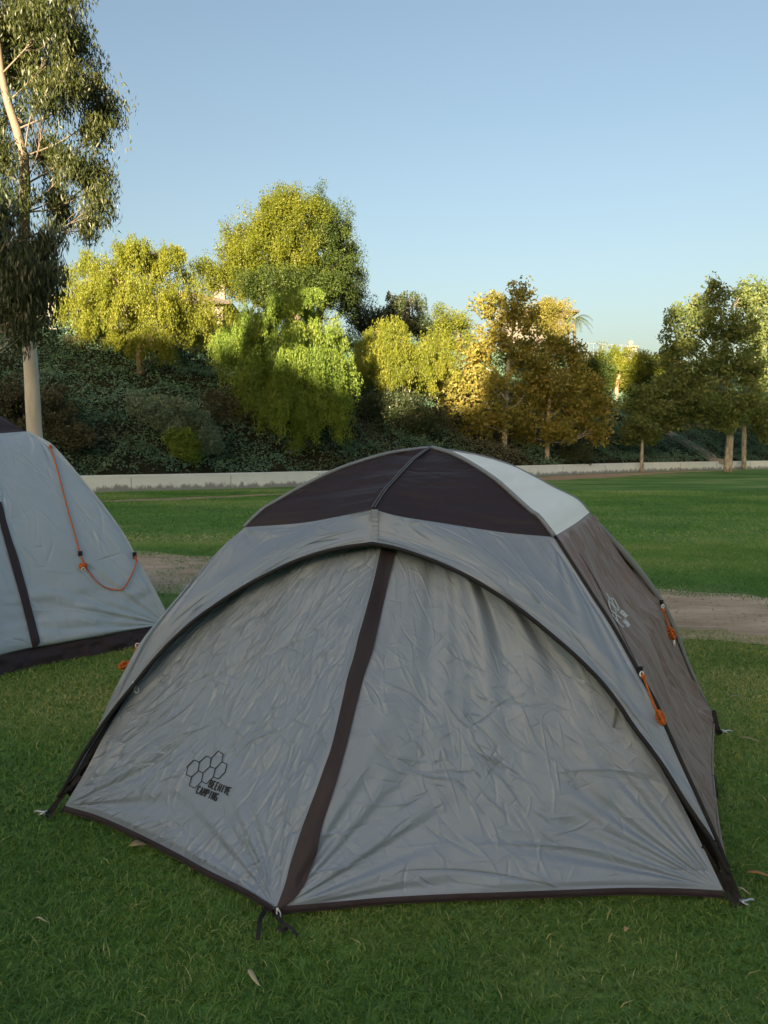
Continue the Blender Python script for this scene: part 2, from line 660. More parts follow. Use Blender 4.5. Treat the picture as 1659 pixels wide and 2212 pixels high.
ps = np.linspace(-130, 170, 700)
top = shade_h(ps) * sstep(-130, -90, ps) * sstep(170, 130, ps)
D = np.array([0.28, 0.96])       # direction the light travels
Q = np.array([-0.96, 0.28])
rows = []
for off, fr in ((-70, 0.0), (-40, 0.35), (-15, 0.8), (0, 1.0), (18, 0.7), (38, 0.3), (56, 0.0)):
    xy = D[None, :] * (RIDGE_S - off * -1.0 if False else RIDGE_S + off * 0.6) + Q[None, :] * ps[:, None]
    zz = top * fr if fr in (0.0, 1.0) else (np.convolve(top, np.ones(25) / 25, 'same')) * fr
    rows.append(np.column_stack([xy, zz - (0.3 if fr == 0 else 0)]))
V = np.stack(rows, 1).reshape(-1, 3)
k = len(rows)
F = [(i * k + j, i * k + j + 1, (i + 1) * k + j + 1, (i + 1) * k + j) for i in range(len(ps) - 1) for j in range(k - 1)]
tag(np_mesh('hill', V, F, hill_mat()), kind='structure')  # unseen ridge, added to block the low sun


# ------------------------------------------------------------------ cloth patches
def coons(top, bottom, left, right, nu, nv):
    """top A->B, bottom D->C, left A->D, right B->C"""
    c0, c1 = resample(np.asarray(top), nu), resample(np.asarray(bottom), nu)
    d0, d1 = resample(np.asarray(left), nv), resample(np.asarray(right), nv)
    u = np.linspace(0, 1, nu)[None, :, None]
    v = np.linspace(0, 1, nv)[:, None, None]
    A, B, D_, C = c0[0], c0[-1], c1[0], c1[-1]
    G = (1 - v) * c0[None] + v * c1[None] + (1 - u) * d0[:, None] + u * d1[:, None]
    G = G - ((1 - u) * (1 - v) * A + u * (1 - v) * B + (1 - u) * v * D_ + u * v * C)
    return G


def grid_normals(G):
    du = np.gradient(G, axis=1)
    dv = np.gradient(G, axis=0)
    n = np.cross(dv, du)
    return n / (np.linalg.norm(n, axis=2)[..., None] + 1e-9)


def metric(G):
    nv, nu, _ = G.shape
    Lu = np.linalg.norm(np.diff(G, axis=1), axis=2).sum(1).mean()
    Lv = np.linalg.norm(np.diff(G, axis=0), axis=2).sum(0).mean()
    U, Vv = np.meshgrid(np.linspace(0, 1, nu), np.linspace(0, 1, nv))
    return U, Vv, U * Lu, Vv * Lv, Lu, Lv


def creases(X, Y, Lu, Lv, seed, n, length, amp, width, ang, spread):
    r = RS(seed)
    h = np.zeros_like(X)
    nv, nu = X.shape
    for i in range(n):
        cx, cy = r.rand() * Lu, r.rand() * Lv
        L = length * (0.35 + 1.3 * r.rand() ** 1.7)
        a = ang(cx / Lu, cy / Lv) + spread * r.randn()
        wd = width * (0.6 + 0.9 * r.rand())
        A = amp * (0.25 + r.rand() ** 2) * (1 if r.rand() < 0.55 else -1)
        ext = 1.6 * L
        i0, i1 = max(0, int((cx - ext) / Lu * nu)), min(nu, int((cx + ext) / Lu * nu) + 1)
        j0, j1 = max(0, int((cy - ext) / Lv * nv)), min(nv, int((cy + ext) / Lv * nv) + 1)
        if i1 <= i0 or j1 <= j0: continue
        x, y = X[j0:j1, i0:i1] - cx, Y[j0:j1, i0:i1] - cy
        t = (x * math.cos(a) + y * math.sin(a)) / L
        d = -x * math.sin(a) + y * math.cos(a) + 0.12 * L * t * t * r.randn()
        along = np.clip(1 - t * t, 0, 1)
        side = np.where(d > 0, 1.0, 1.8)
        h[j0:j1, i0:i1] += A * along * np.exp(-np.abs(d) * side / wd)
    return h


def facets(X, Y, seed, scale, amp):
    """crumpled paper-like planes: folded billow noise"""
    h = 0
    wx = X + 0.04 * (vn(X * 9, Y * 9, seed + 40) - 0.5)
    wy_ = Y + 0.04 * (vn(X * 9, Y * 9, seed + 50) - 0.5)
    for i in range(3):
        s = scale * 1.9 ** i
        a = 0.7 * i + seed
        x = wx * math.cos(a) + wy_ * math.sin(a)
        y = -wx * math.sin(a) + wy_ * math.cos(a)
        h = h + amp / 1.9 ** i * np.abs(vn(x * s, y * s * 0.6, seed + i * 3) - 0.5)
    return h


def edge_mask(U, Vv, w=0.04):
    e = np.minimum(np.minimum(U, 1 - U), np.minimum(Vv, 1 - Vv))
    return sstep(0, w, e)


def sheet(name, G, m, parent, h=None, flip=False):
    if h is not None:
        G = G + grid_normals(G) * h[..., None]
    nv, nu, _ = G.shape
    i, j = np.meshgrid(np.arange(nv - 1), np.arange(nu - 1), indexing='ij')
    a = (i * nu + j).ravel()
    F = np.stack([a, a + 1, a + nu + 1, a + nu], 1)
    if flip: F = F[:, ::-1]
    o = np_mesh(name, G.reshape(-1, 3), F, m, parent)
    o['__'] = 0
    del o['__']
    return o, G, F


def tube_part(name, P, r, m, parent, n=8):
    b = MB()
    b.tube(P, r, n)
    return b.build(name, m, parent, True)


# ================================================================== MAIN TENT
LFp = gp(95, 1765)
RFp = gp(1600, 1958)
RBp = gp(1560, 1586)
CEN = np.array([0.205, 3.43, 0.0])
LBp = LFp + (RBp - RFp)
APX = at(930, 968, 3.43)
tent = empty('dome_tent', (CEN[0], CEN[1], 0), 'grey dome tent with dark brown roof and closed zipped porch, nearest the camera', 'tent')


def vplane(corner):
    d = corner - CEN
    return CEN, np.array([d[1], -d[0], 0.0]) / np.hypot(d[0], d[1])


def pole(pix, corner):
    P, n = vplane(corner)
    return np.array([hit(u, v, P, n) for u, v in pix])


LF_up = np.vstack([APX, pole([(857, 977), (800, 991), (730, 1015), (656, 1050), (593, 1086), (567, 1102), (528, 1139)], LFp)])
LF_lo = np.vstack([pole([(528, 1139), (464, 1198), (359, 1318), (305, 1385), (276, 1436), (243, 1500), (208, 1577), (179, 1628), (154, 1675), (130, 1718)], LFp)])
RF_up = np.vstack([APX, pole([(971, 980), (1016, 1003), (1070, 1039), (1115, 1079), (1144, 1105), (1162, 1118), (1195, 1160)], RFp)])
RF_lo = pole([(1195, 1160), (1236, 1224), (1279, 1291), (1321, 1356), (1376, 1454), (1415, 1524), (1433, 1568), (1471, 1654), (1504, 1725), (1544, 1814), (1569, 1878)], RFp)
RB_up = np.vstack([APX, pole([(1016, 980), (1093, 1001), (1151, 1028), (1199, 1054), (1247, 1078), (1274, 1107)], RBp)])
RB_lo = pole([(1274, 1107), (1334, 1174), (1390, 1241), (1435, 1305), (1463, 1364), (1488, 1429), (1511, 1482), (1530, 1521), (1543, 1550)], RBp)


def mirror_pole(C, frm, to):
    """same profile turned to another corner"""
    L0 = np.hypot(*(frm - CEN)[:2])
    d = (to - CEN) / np.hypot(*(to - CEN)[:2])
    L1 = np.hypot(*(to - CEN)[:2])
    t = np.hypot(C[:, 0] - CEN[0], C[:, 1] - CEN[1]) / L0 * L1
    Q_ = CEN + d * t[:, None]
    Q_[:, 2] = C[:, 2]
    return Q_


LB_up, LB_lo = mirror_pole(RB_up, RBp, LBp), mirror_pole(RB_lo, RBp, LBp)
cv = lambda P, n=80: smooth_curve(P, n)
HUB = at(806, 1100, 2.965)
ATOP = at(804, 1174, 2.93)
# arch plane through both pegs and arch top
an = np.cross(RFp - LFp, ATOP - LFp)
an /= np.linalg.norm(an)
archL_px = [(804, 1174), (730, 1185), (647, 1209), (583, 1238), (519, 1273), (465, 1308), (417, 1343), (368, 1388), (327, 1433), (289, 1480), (257, 1519), (224, 1563), (206, 1589), (173, 1640), (150, 1682), (128, 1720)]
archR_px = [(804, 1174), (859, 1185), (916, 1204), (968, 1225), (1019, 1250), (1067, 1279), (1115, 1311), (1153, 1340), (1195, 1375), (1243, 1417), (1294, 1468), (1334, 1519), (1369, 1571), (1402, 1614), (1436, 1662), (1471, 1719), (1504, 1768), (1536, 1814), (1558, 1859), (1572, 1885)]
archL = np.array([hit(u, v, ATOP, an) for u, v in archL_px])
archR = np.array([hit(u, v, ATOP, an) for u, v in archR_px])

# ---- roof panels
seamL = cv([LF_up[-1], at(648, 1130, 3.12), at(730, 1116, 3.04), HUB], 80)
seamR = cv([HUB, at(862, 1115, 2.97), at(955, 1130, 2.955), at(1086, 1150, 2.93), RF_up[-1]], 80)
rib = cv([APX, at(893, 995, 3.30), at(850, 1040, 3.13), at(826, 1068, 3.05), HUB], 60)
apx_line = lambda: np.repeat(APX[None], 2, 0)


def roof(name, left, right, bottom, m, seed, nu=150, nv=110, amp=1.0):
    G = coons(apx_line() + np.array([[0, 0, 0], [1e-5, 0, 0]]), bottom, left, right, nu, nv)
    U, Vv, X, Y, Lu, Lv = metric(G)
    h = creases(X, Y, Lu, Lv, seed, 70, 0.30, 0.0035 * amp, 0.012, lambda a, b: 0.0, 0.25)
    h += 0.016 * amp * (vn(X * 2.0, Y * 11 + 1.2 * X, seed) - 0.5)
    h += 0.006 * (vn(X * 4, Y * 24, seed + 2) - 0.5)
    return sheet(name, G, m, tent, h * edge_mask(U, Vv, 0.06))


# roof panels bow slightly outwards in the middle
roof('roof_panel', cv(LF_up), cv(rib), seamL, M_dark, 11)
roof('roof_panel', cv(rib), cv(RF_up), seamR, M_dark, 12)
topR = cv([RF_up[-1], (RF_up[-1] + RB_up[-1]) / 2 + np.array([0.015, 0, 0.004]), RB_up[-1]])
o, _, _ = roof('roof_panel', cv(RF_up), cv(RB_up), topR, M_sky, 13, amp=0.55)
tag(o, 'pale blue side roof panel')
topL = cv([LB_up[-1], (LF_up[-1] + LB_up[-1]) / 2, LF_up[-1]])
o, _, _ = roof('roof_panel', cv(LB_up), cv(LF_up), topL, M_sky, 14, amp=0.6)
tag(o, 'pale blue side roof panel')
topB = cv([RB_up[-1], (RB_up[-1] + LB_up[-1]) / 2, LB_up[-1]])
roof('roof_panel', cv(RB_up), cv(LB_up), topB, M_dark, 15)

# ---- awning, two halves
seamC = cv([HUB, (HUB + ATOP) / 2 + np.array([0.004, 0.010, 0]), ATOP], 40)


def awning(top, bottom, left, right, seed, shoulder_u):
    G = coons(top, bottom, left, right, 240, 200)
    U, Vv, X, Y, Lu, Lv = metric(G)
    h = 0.018 * (vn(X * 2.2, Y * 2.2, seed) - 0.5) + 0.006 * (vn(X * 7, Y * 4, seed + 1) - 0.5)
    # tension folds fanning from the shoulder
    dx = (U - shoulder_u) * Lu
    ang = np.arctan2(Y, np.abs(dx) + 1e-4)
    rr = np.hypot(dx, Y)
    h += 0.019 * (vn(ang * 7.5, 0 * ang, seed + 5) - 0.5) * sstep(0.03, 0.12, rr) * (1 - sstep(0.25, 0.75, rr))
    # little gathers near the roof seam and near the arch
    h += 0.006 * (vn(X * 26, Y * 5, seed + 7) - 0.5) * np.exp(-Y / 0.07)
    h += 0.010 * (vn(Y * 17 + X * 5, X * 2, seed + 8) - 0.5) * sstep(0.45, 0.9, Vv)
    h += creases(X, Y, Lu, Lv, seed + 9, 40, 0.13, 0.007, 0.011, lambda a, b: 0.5, 0.9)
    return sheet('awning', G, M_grey, tent, h * edge_mask(U, Vv, 0.03))


awnL = awning(seamL, cv(archL[::-1], 120), cv(LF_lo, 120), seamC, 31, 0.0)
awnR = awning(seamR, cv(archR, 120), seamC, cv(RF_lo, 120), 32, 1.0)
# narrow ruffled seam strip under the hub
P = seamC
e = 0.013
b = MB()
nn = 26
PP = resample(P, nn)
VV = []
for i, q in enumerate(PP):
    wv = 0.004 * math.sin(i * 1.9) + 0.003 * math.sin(i * 4.3)
    for s in (-1, -0.35, 0.35, 1):
        VV.append(q + np.array([0.006 + e * s + wv * 0.4, -0.006 - wv * (1 - abs(s)) - 0.004, 0]))
FF = [(i * 4 + j, i * 4 + j + 1, i * 4 + j + 5, i * 4 + j + 4) for i in range(nn - 1) for j in range(3)]
b.add(VV, FF)
b.build('centre_seam', M_grey, tent, True)

# ---- porch door, two halves
T0 = at(827, 1168, 3.0)
NOSE = gp(594, 1966, 0.035)
strip_px = [(827, 1168), (805, 1262), (774, 1381), (752, 1460), (709, 1640), (655, 1792), (624, 1888), (594, 1966)]
# ridge line of the porch: plane through T0 and NOSE containing the front direction
fd = RFp - LFp
fd = fd / np.linalg.norm(fd)
rn = np.cross(fd, NOSE - T0)
rn /= np.linalg.norm(rn)
ridge = [T0] + [hit(u, v, T0, rn) for u, v in strip_px[1:-1]] + [NOSE]
ridge = cv(ridge, 140)
hemL_px = [(592, 1972), (570, 1957), (520, 1927), (450, 1892), (380, 1853), (300, 1812), (215, 1774), (141, 1752)]
hemR_px = [(592, 1972), (650, 1968), (740, 1960), (830, 1952), (960, 1945), (1100, 1940), (1230, 1935), (1350, 1931), (1460, 1932), (1562, 1938)]
hemL = cv([gp(u, v, 0.022) for u, v in hemL_px], 120)
hemR = cv([gp(u, v, 0.022) for u, v in hemR_px], 120)
UP = np.array([0, 0, 0.024])


def back(u, v, off):
    return hit(u, v, ATOP + np.array([0, off, 0]), an)


edgeL = np.array([back(u, v, o) for u, v, o in [(827, 1162, 0.075), (730, 1168, 0.10), (640, 1192, 0.10), (573, 1222, 0.10), (507, 1258, 0.10), (452, 1293, 0.095), (404, 1328, 0.09), (356, 1372, 0.08), (318, 1425, 0.07), (287, 1482, 0.06), (262, 1525, 0.05), (224, 1589, 0.04), (186, 1663, 0.02)]] + [hemL[-1] + UP])
edgeR = np.array([back(u, v, o) for u, v, o in [(827, 1162, 0.075), (922, 1188, 0.10), (975, 1210, 0.10), (1027, 1235, 0.10), (1077, 1265, 0.10), (1124, 1297, 0.10), (1163, 1327, 0.095), (1206, 1362, 0.09), (1254, 1406, 0.085), (1303, 1458, 0.08), (1340, 1512, 0.07), (1372, 1566, 0.06), (1402, 1615, 0.05), (1433, 1668, 0.045), (1469, 1730, 0.04), (1517, 1827, 0.02)]] + [hemR[-1] + UP])
edgeL[0] = T0
edgeR[0] = T0
eLc = cv(edgeL, 300)
eRc = cv(edgeR, 300)
kL, kR = 120, 105          # corner between the top edge and the outer edge of each half


def calm(G, u0, v0, r0, k=0.3):
    d = G - C0
    zc_ = d[..., 1] * CT - d[..., 2] * ST
    uu = 829.5 + FPX * d[..., 0] / zc_
    vv = 1106 - FPX * (d[..., 1] * ST + d[..., 2] * CT) / zc_
    return 1 - (1 - k) * np.exp(-(((uu - u0) ** 2 + (vv - v0) ** 2) / r0 ** 2) ** 2)


def porch_right():
    G = coons(eRc[:kR], hemR + UP, ridge, eRc[kR - 1:], 620, 700)
    U, Vv, X, Y, Lu, Lv = metric(G)
    # bow of the slack cloth
    h = 0.05 * np.sin(np.pi * U) * np.sin(np.pi * Vv) * -0.45
    # deep folds hanging down from the arch, fanning out
    f1 = vn(U * 9.5 + 0.8 * Vv, Vv * 0.8, 61) - 0.5
    h += 0.062 * f1 * (1 - sstep(0.16, 0.55, Vv)) * sstep(0.0, 0.06, U)
    f2 = vn(U * 17 + 1.5 * Vv, Vv * 1.5, 63) - 0.5
    h += 0.014 * f2 * (1 - sstep(0.35, 0.9, Vv))
    # soft rolls running to the lower corners
    h += 0.009 * (vn((X + 0.8 * Y) * 3, (Y - 0.5 * X) * 5, 64) - 0.5) * sstep(0.5, 0.8, Vv)
    rr = np.hypot((1 - U) * Lu, (1 - Vv) * Lv)
    an_ = np.arctan2((1 - Vv) * Lv, (1 - U) * Lu)
    h += 0.014 * (vn(an_ * 9, 0 * an_, 65) - 0.5) * sstep(0.02, 0.12, rr) * (1 - sstep(0.3, 0.7, rr))
    rl = np.hypot(U * Lu, (1 - Vv) * Lv)
    al = np.arctan2((1 - Vv) * Lv, U * Lu)
    h += 0.016 * (vn(al * 8, 0 * al, 66) - 0.5) * sstep(0.02, 0.12, rl) * (1 - sstep(0.25, 0.6, rl))
    h += facets(X, Y, 4, 6.0, 0.008) * (0.35 + 0.65 * sstep(0.15, 0.4, Vv))
    mid = np.exp(-((U - 0.45) / 0.3) ** 2 - ((Vv - 0.62) / 0.28) ** 2)
    c1 = creases(X, Y, Lu, Lv, 71, 520, 0.075, 0.0052, 0.0042, lambda a, b: 1.05 + 0.5 * (a - 0.5), 0.30)
    c2 = creases(X, Y, Lu, Lv, 72, 420, 0.05, 0.0040, 0.0038, lambda a, b: -0.3, 0.7)
    c3 = creases(X, Y, Lu, Lv, 73, 40, 0.15, 0.0050, 0.006, lambda a, b: 0.1, 0.35)
    h += c1 * (0.35 + 0.9 * mid) + c2 * (0.35 + 0.8 * mid) + c3 * sstep(0.45, 0.8, Vv)
    return sheet('porch_door', G, M_grey, tent, h * edge_mask(U, Vv, 0.025))


def porch_left():
    # corners: A = outer top, B = T0 ; D = LF corner, C = nose
    G = coons(eLc[:kL][::-1], (hemL + UP)[::-1], eLc[kL - 1:], ridge, 560, 640)
    U, Vv, X, Y, Lu, Lv = metric(G)
    h = -0.02 * np.sin(np.pi * U) * np.sin(np.pi * Vv)
    h += 0.030 * (vn(U * 7 - 2.2 * Vv, Vv * 0.9, 81) - 0.5) * (1 - sstep(0.2, 0.75, Vv))
    h += 0.012 * (vn((X + 0.9 * Y) * 6, (Y - 0.5 * X) * 2.0, 82) - 0.5)
    rl = np.hypot(U * Lu, (1 - Vv) * Lv)
    al = np.arctan2((1 - Vv) * Lv, U * Lu)
    h += 0.022 * (vn(al * 7, 0 * al, 83) - 0.5) * sstep(0.02, 0.12, rl) * (1 - sstep(0.3, 0.75, rl))
    rc = np.hypot((1 - U) * Lu, (1 - Vv) * Lv)
    ac = np.arctan2((1 - Vv) * Lv, (1 - U) * Lu)
    h += 0.016 * (vn(ac * 10, 0 * ac, 84) - 0.5) * sstep(0.02, 0.1, rc) * (1 - sstep(0.3, 0.7, rc))
    h += facets(X, Y, 7, 7.0, 0.008)
    c1 = creases(X, Y, Lu, Lv, 91, 800, 0.09, 0.0066, 0.0044, lambda a, b: 2.15 - 0.35 * a, 0.28)
    c2 = creases(X, Y, Lu, Lv, 92, 460, 0.055, 0.0045, 0.0040, lambda a, b: 0.5, 0.8)
    h += (c1 * 0.9 + c2 * 0.8) * calm(G, 465, 1695, 60)
    h *= calm(G, 468, 1700, 62, 0.12)
    return sheet('porch_door', G, M_grey, tent, h * edge_mask(U, Vv, 0.025))


doorR, GR, FR = porch_right()
doorL, GL, FL = porch_left()


def bvh_of(*gf):
    V, F, b = [], [], 0
    for G, Fq in gf:
        V.append(G.reshape(-1, 3))
        F.append(Fq + b)
        b += V[-1].shape[0]
    V = np.vstack(V)
    F = np.vstack(F)
    return BVHTree.FromPolygons([tuple(a) for a in V.tolist()], F.tolist())


bv_door = bvh_of((GR, FR), (GL, FL))


def drape(u, v, bv, off):
    """point of the cloth along a survey ray, lifted off it by off metres"""
    d = Vector(ray(u, v)).normalized()
    loc, nor, idx, dist = bv.ray_cast(Vector(C0), d)
    if loc is None: return None
    if nor.dot(d) > 0: nor = -nor
    return np.array(loc + nor * off)


def drape_line(px, bv, off, n):
    px = np.array([(a, b_, 0) for a, b_ in px], float)
    q = smooth_curve(px, n)
    out = [drape(a, b_, bv, off) for a, b_, _ in q]
    return np.array([o for o in out if o is not None])


# zip flap
flapL = [(823, 1186), (806, 1262), (774, 1381), (763, 1427), (752, 1460), (709, 1640), (655, 1792), (624, 1888), (606, 1938), (597, 1962)]
flapR = [(856, 1188), (838, 1262), (811, 1381), (800, 1427), (786, 1460), (741, 1640), (694, 1792), (669, 1888), (640, 1938), (604, 1962)]
nF = 90
qa = smooth_curve([(a, b_, 0) for a, b_ in flapL], nF)
qb = smooth_curve([(a, b_, 0) for a, b_ in flapR], nF)
rows = []
for i in range(nF):
    row = []
    for s in np.linspace(0, 1, 7):
        p_ = qa[i] * (1 - s) + qb[i] * s
        q_ = drape(p_[0], p_[1], bv_door, 0.010 + 0.006 * math.sin(i * 0.37) * s * (0.4 + 0.6 * math.sin(i * 0.11)))
        row.append(q_ if q_ is not None else (row[-1] if row else rows[-1][0]))
    rows.append(row)
G = np.array(rows)
for _ in range(6):
    G[1:-1] = (G[:-2] + 2 * G[1:-1] + G[2:]) / 4
flap, _, _ = sheet('zip_flap', G, M_dark, tent)

# hems
def hem(curve, name='hem'):
    n = len(curve)
    out = np.cross(np.gradient(curve, axis=0), [0, 0, 1.0])
    out /= np.linalg.norm(out, axis=1)[:, None] + 1e-9
    sgn = np.sign(np.sum(out * (curve - CEN), axis=1))[:, None]
    out = out * sgn
    wv = 0.004 * (vn(np.arange(n) * 0.3, np.zeros(n), 4) - 0.5)[:, None]
    G = np.stack([curve + UP + out * 0.003, curve + UP * 0.6 + out * (0.008 + wv), curve + UP * 0.2 + out * (0.009 + wv), curve - np.array([0, 0, 0.004]) + out * 0.003, curve + UP * 0.3 - out * 0.012], 0)
    sheet(name, G, M_dark, tent)


hem(hemL)
hem(hemR)

# black piping round the arch
tube_part('arch_piping', np.vstack([cv(archL[::-1], 120)[:-1], cv(archR, 140)]) + np.array([0, -0.006, 0]), 0.0085, M_black, tent)
# gussets between the arch and the porch edges (dark inner cloth)
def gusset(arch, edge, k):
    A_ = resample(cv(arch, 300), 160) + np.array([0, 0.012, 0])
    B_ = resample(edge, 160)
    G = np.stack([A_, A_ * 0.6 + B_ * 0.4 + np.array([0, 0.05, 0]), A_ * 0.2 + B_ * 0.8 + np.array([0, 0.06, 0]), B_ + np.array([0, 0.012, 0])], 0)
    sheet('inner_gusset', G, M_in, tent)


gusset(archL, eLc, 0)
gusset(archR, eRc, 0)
# inner wall seen through the gap at the left corner
# ---- side walls
def side_wall(top, bottom, left, right, m, seed, name='side_wall'):
    G = coons(top, bottom, left, right, 220, 300)
    U, Vv, X, Y, Lu, Lv = metric(G)
    h = -0.05 * np.sin(np.pi * U) * np.sin(np.pi * Vv)
    h += 0.020 * (vn(U * 9 + 2.2 * Vv * U, Vv * 1.6, seed) - 0.5) + 0.012 * (vn(U * 22 + 3 * Vv, Vv * 2.5, seed + 1) - 0.5)
    h += creases(X, Y, Lu, Lv, seed + 2, 260, 0.16, 0.010, 0.010, lambda a, b_: 1.45 - 0.5 * b_ * a, 0.20) * calm(G, 1335, 1322, 45)
    h += facets(X, Y, seed, 6, 0.008)
    return sheet(name, G, m, tent, h * edge_mask(U, Vv, 0.03))


innerRB = pole([(1273, 1109), (1287, 1117), (1315, 1159), (1341, 1200), (1364, 1231), (1386, 1258), (1405, 1280), (1431, 1307), (1454, 1366), (1479, 1432), (1503, 1487), (1526, 1527), (1540, 1558)], RBp)
botR = cv([RF_lo[-1], gp(1552, 1800, 0.06), gp(1540, 1700, 0.06), gp(1537, 1640, 0.05), innerRB[-1]], 120)
swR, GS, FS = side_wall(topR, botR, cv(RF_lo, 120), cv(innerRB, 120), M_wallf, 101)
botL = cv([LB_lo[-1], (LB_lo[-1] + LF_lo[-1]) / 2 + np.array([0.06, -0.02, -0.04]), LF_lo[-1]], 100)
side_wall(topL, botL, cv(LB_lo, 120), cv(LF_lo, 120), M_wallf, 111)
botB = cv([RB_lo[-1], (RB_lo[-1] + LB_lo[-1]) / 2 + np.array([0, 0.03, -0.04]), LB_lo[-1]], 100)
side_wall(topB, botB, cv(RB_lo, 120), cv(LB_lo, 120), M_grey, 121, 'rear_wall')
# black sheet painting the shade in the gap between taupe wall and rear pole
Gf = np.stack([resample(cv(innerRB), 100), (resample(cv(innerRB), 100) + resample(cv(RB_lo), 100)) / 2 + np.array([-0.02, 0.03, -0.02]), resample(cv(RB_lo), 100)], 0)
sheet('pole_gap_shade', Gf, M_in, tent)
# pole sleeves
tube_part('pole_sleeve', cv(RF_up) + np.array([0.004, -0.004, 0.004]), 0.0095, M_sleeve, tent)
tube_part('pole_sleeve', cv(LF_up) + np.array([-0.002, 0.0, 0.003]), 0.008, M_sleeve, tent)
tube_part('pole_sleeve', cv(RB_up), 0.006, M_sleeve, tent)
tube_part('pole_sleeve', cv(RB_lo) + np.array([-0.008, 0, 0]), np.interp(np.linspace(0, 1, 80), [0, 0.25, 0.6, 1], [0.006, 0.017, 0.012, 0.006]), M_sleeve, tent)
tube_part('pole', cv(RF_lo) + np.array([0.008, 0.008, 0.002]), 0.0085, M_black, tent)
tube_part('pole', cv(LB_lo), 0.008, M_black, tent)
# stitched rib on the roof
tube_part('roof_rib', cv(rib) + np.array([0.0, -0.002, 0.003]), 0.0065, M_dark, tent)
for s in (-1, 1):
    tube_part('stitching', cv(rib) + np.array([0.006 * s, -0.004, 0.008]), 0.0016, M_sleeve, tent, 5)
# dark thread painting the shade of a fold on the taupe wall
bv_side = bvh_of((GS, FS))
sl_ = drape_line([(1250, 1195), (1290, 1262), (1330, 1345), (1372, 1430), (1402, 1500), (1430, 1560), (1462, 1640), (1500, 1740)], bv_side, 0.003, 60)
if len(sl_) > 3: tube_part('seam', sl_, 0.0016, M_dark, tent, 5)
bs = drape_line([(1543, 1575), (1536, 1640), (1537, 1700), (1546, 1790), (1560, 1868)], bv_side, 0.004, 40)
tube_part('hem', botR + np.array([0.004, 0, 0]), 0.006, M_wallf, tent, 6)

# ---- straps and ground anchors
def strap(pts, wdt, name='strap', m=M_black, parent=tent, thick=0.0025):
    P = smooth_curve(pts, 26)
    T = np.gradient(P, axis=0)
    T /= np.linalg.norm(T, axis=1)[:, None] + 1e-9
    view = P - C0
    N = np.cross(T, view)
    N /= np.linalg.norm(N, axis=1)[:, None] + 1e-9
    Dn = np.cross(N, T)
    V = []
    for i in range(len(P)):
        for a_, b_ in ((-1, -1), (1, -1), (1, 1), (-1, 1)):
            V.append(P[i] + N[i] * a_ * wdt / 2 + Dn[i] * b_ * thick)
    F = [(i * 4 + j, i * 4 + (j + 1) % 4, i * 4 + 4 + (j + 1) % 4, i * 4 + 4 + j) for i in range(len(P) - 1) for j in range(4)]
    b = MB()
    b.add(V, F)
    b.f.append((3, 2, 1, 0))
    n = len(b.v)
    b.f.append((n - 4, n - 3, n - 2, n - 1))
    return b.build(name, m, parent, False)


strap([LF_lo[-2], at(140, 1712, 3.03), gp(112, 1745, 0.03), gp(101, 1764, 0.01)], 0.018)
strap([archL[-1], at(128, 1728, 2.99), gp(112, 1758, 0.02), gp(104, 1768, 0.008)], 0.012)
strap([edgeL[-2], at(165, 1705, 3.06), gp(132, 1756, 0.015)], 0.010)
strap([RF_lo[-1], at(1581, 1905, 2.40), gp(1592, 1936, 0.03), gp(1600, 1956, 0.012)], 0.022)
strap([archR[-2], at(1570, 1900, 2.40), gp(1584, 1940, 0.02), gp(1594, 1958, 0.01)], 0.022)
strap([edgeR[-2], at(1556, 1893, 2.43), gp(1576, 1938, 0.03), gp(1592, 1960, 0.008)], 0.016)
strap([RF_lo[-2], at(1560, 1872, 2.44), at(1578, 1915, 2.41), gp(1590, 1950, 0.015)], 0.014)
strap([RB_lo[-1] - np.array([0.01, 0, -0.04]), gp(1548, 1572, 0.06), gp(1556, 1586, 0.02)], 0.03)
strap([at(1541, 1675, 3.25), gp(1545, 1700, 0.05), gp(1550, 1724, 0.012)], 0.014)
# porch nose: toggle strap lying on the grass
strap([NOSE + np.array([-0.03, 0.01, 0.0]), gp(566, 1978, 0.035), gp(561, 1990, 0.05), gp(559, 2012, 0.035), gp(557, 2030, 0.02)], 0.014)
strap([NOSE + np.array([0.0, -0.005, -0.01]), gp(602, 1984, 0.04), gp(612, 1995, 0.045), gp(620, 2003, 0.03), gp(612, 2010, 0.03), gp(600, 2003, 0.03)], 0.012)
strap([gp(612, 1996, 0.045), gp(628, 2004, 0.04), gp(642, 2020, 0.03)], 0.010)
# zip slider: rounded plate with a hole
zs = MB()
zp = np.array([gp(600, 1966, 0.038), gp(606, 1975, 0.03)])
zc = (zp[0] + zp[1]) / 2 + np.array([0, -0.012, 0.004])
axd = np.array([0.35, -0.25, -0.9]); axd /= np.linalg.norm(axd)
axs = np.array([1.0, 0.1, 0.35]); axs -= axd * np.dot(axd, axs); axs /= np.linalg.norm(axs)
loop = [zc + axd * 0.011 * math.cos(a) * 1.15 + axs * 0.0055 * math.sin(a) for a in np.linspace(0, 2 * math.pi, 17)]
zs.tube(loop, 0.0022, 6)
zs.box(tuple(zc - axd * 0.012), (0.008, 0.006, 0.010))
zs.build('zip_pull', M_white, tent, True)

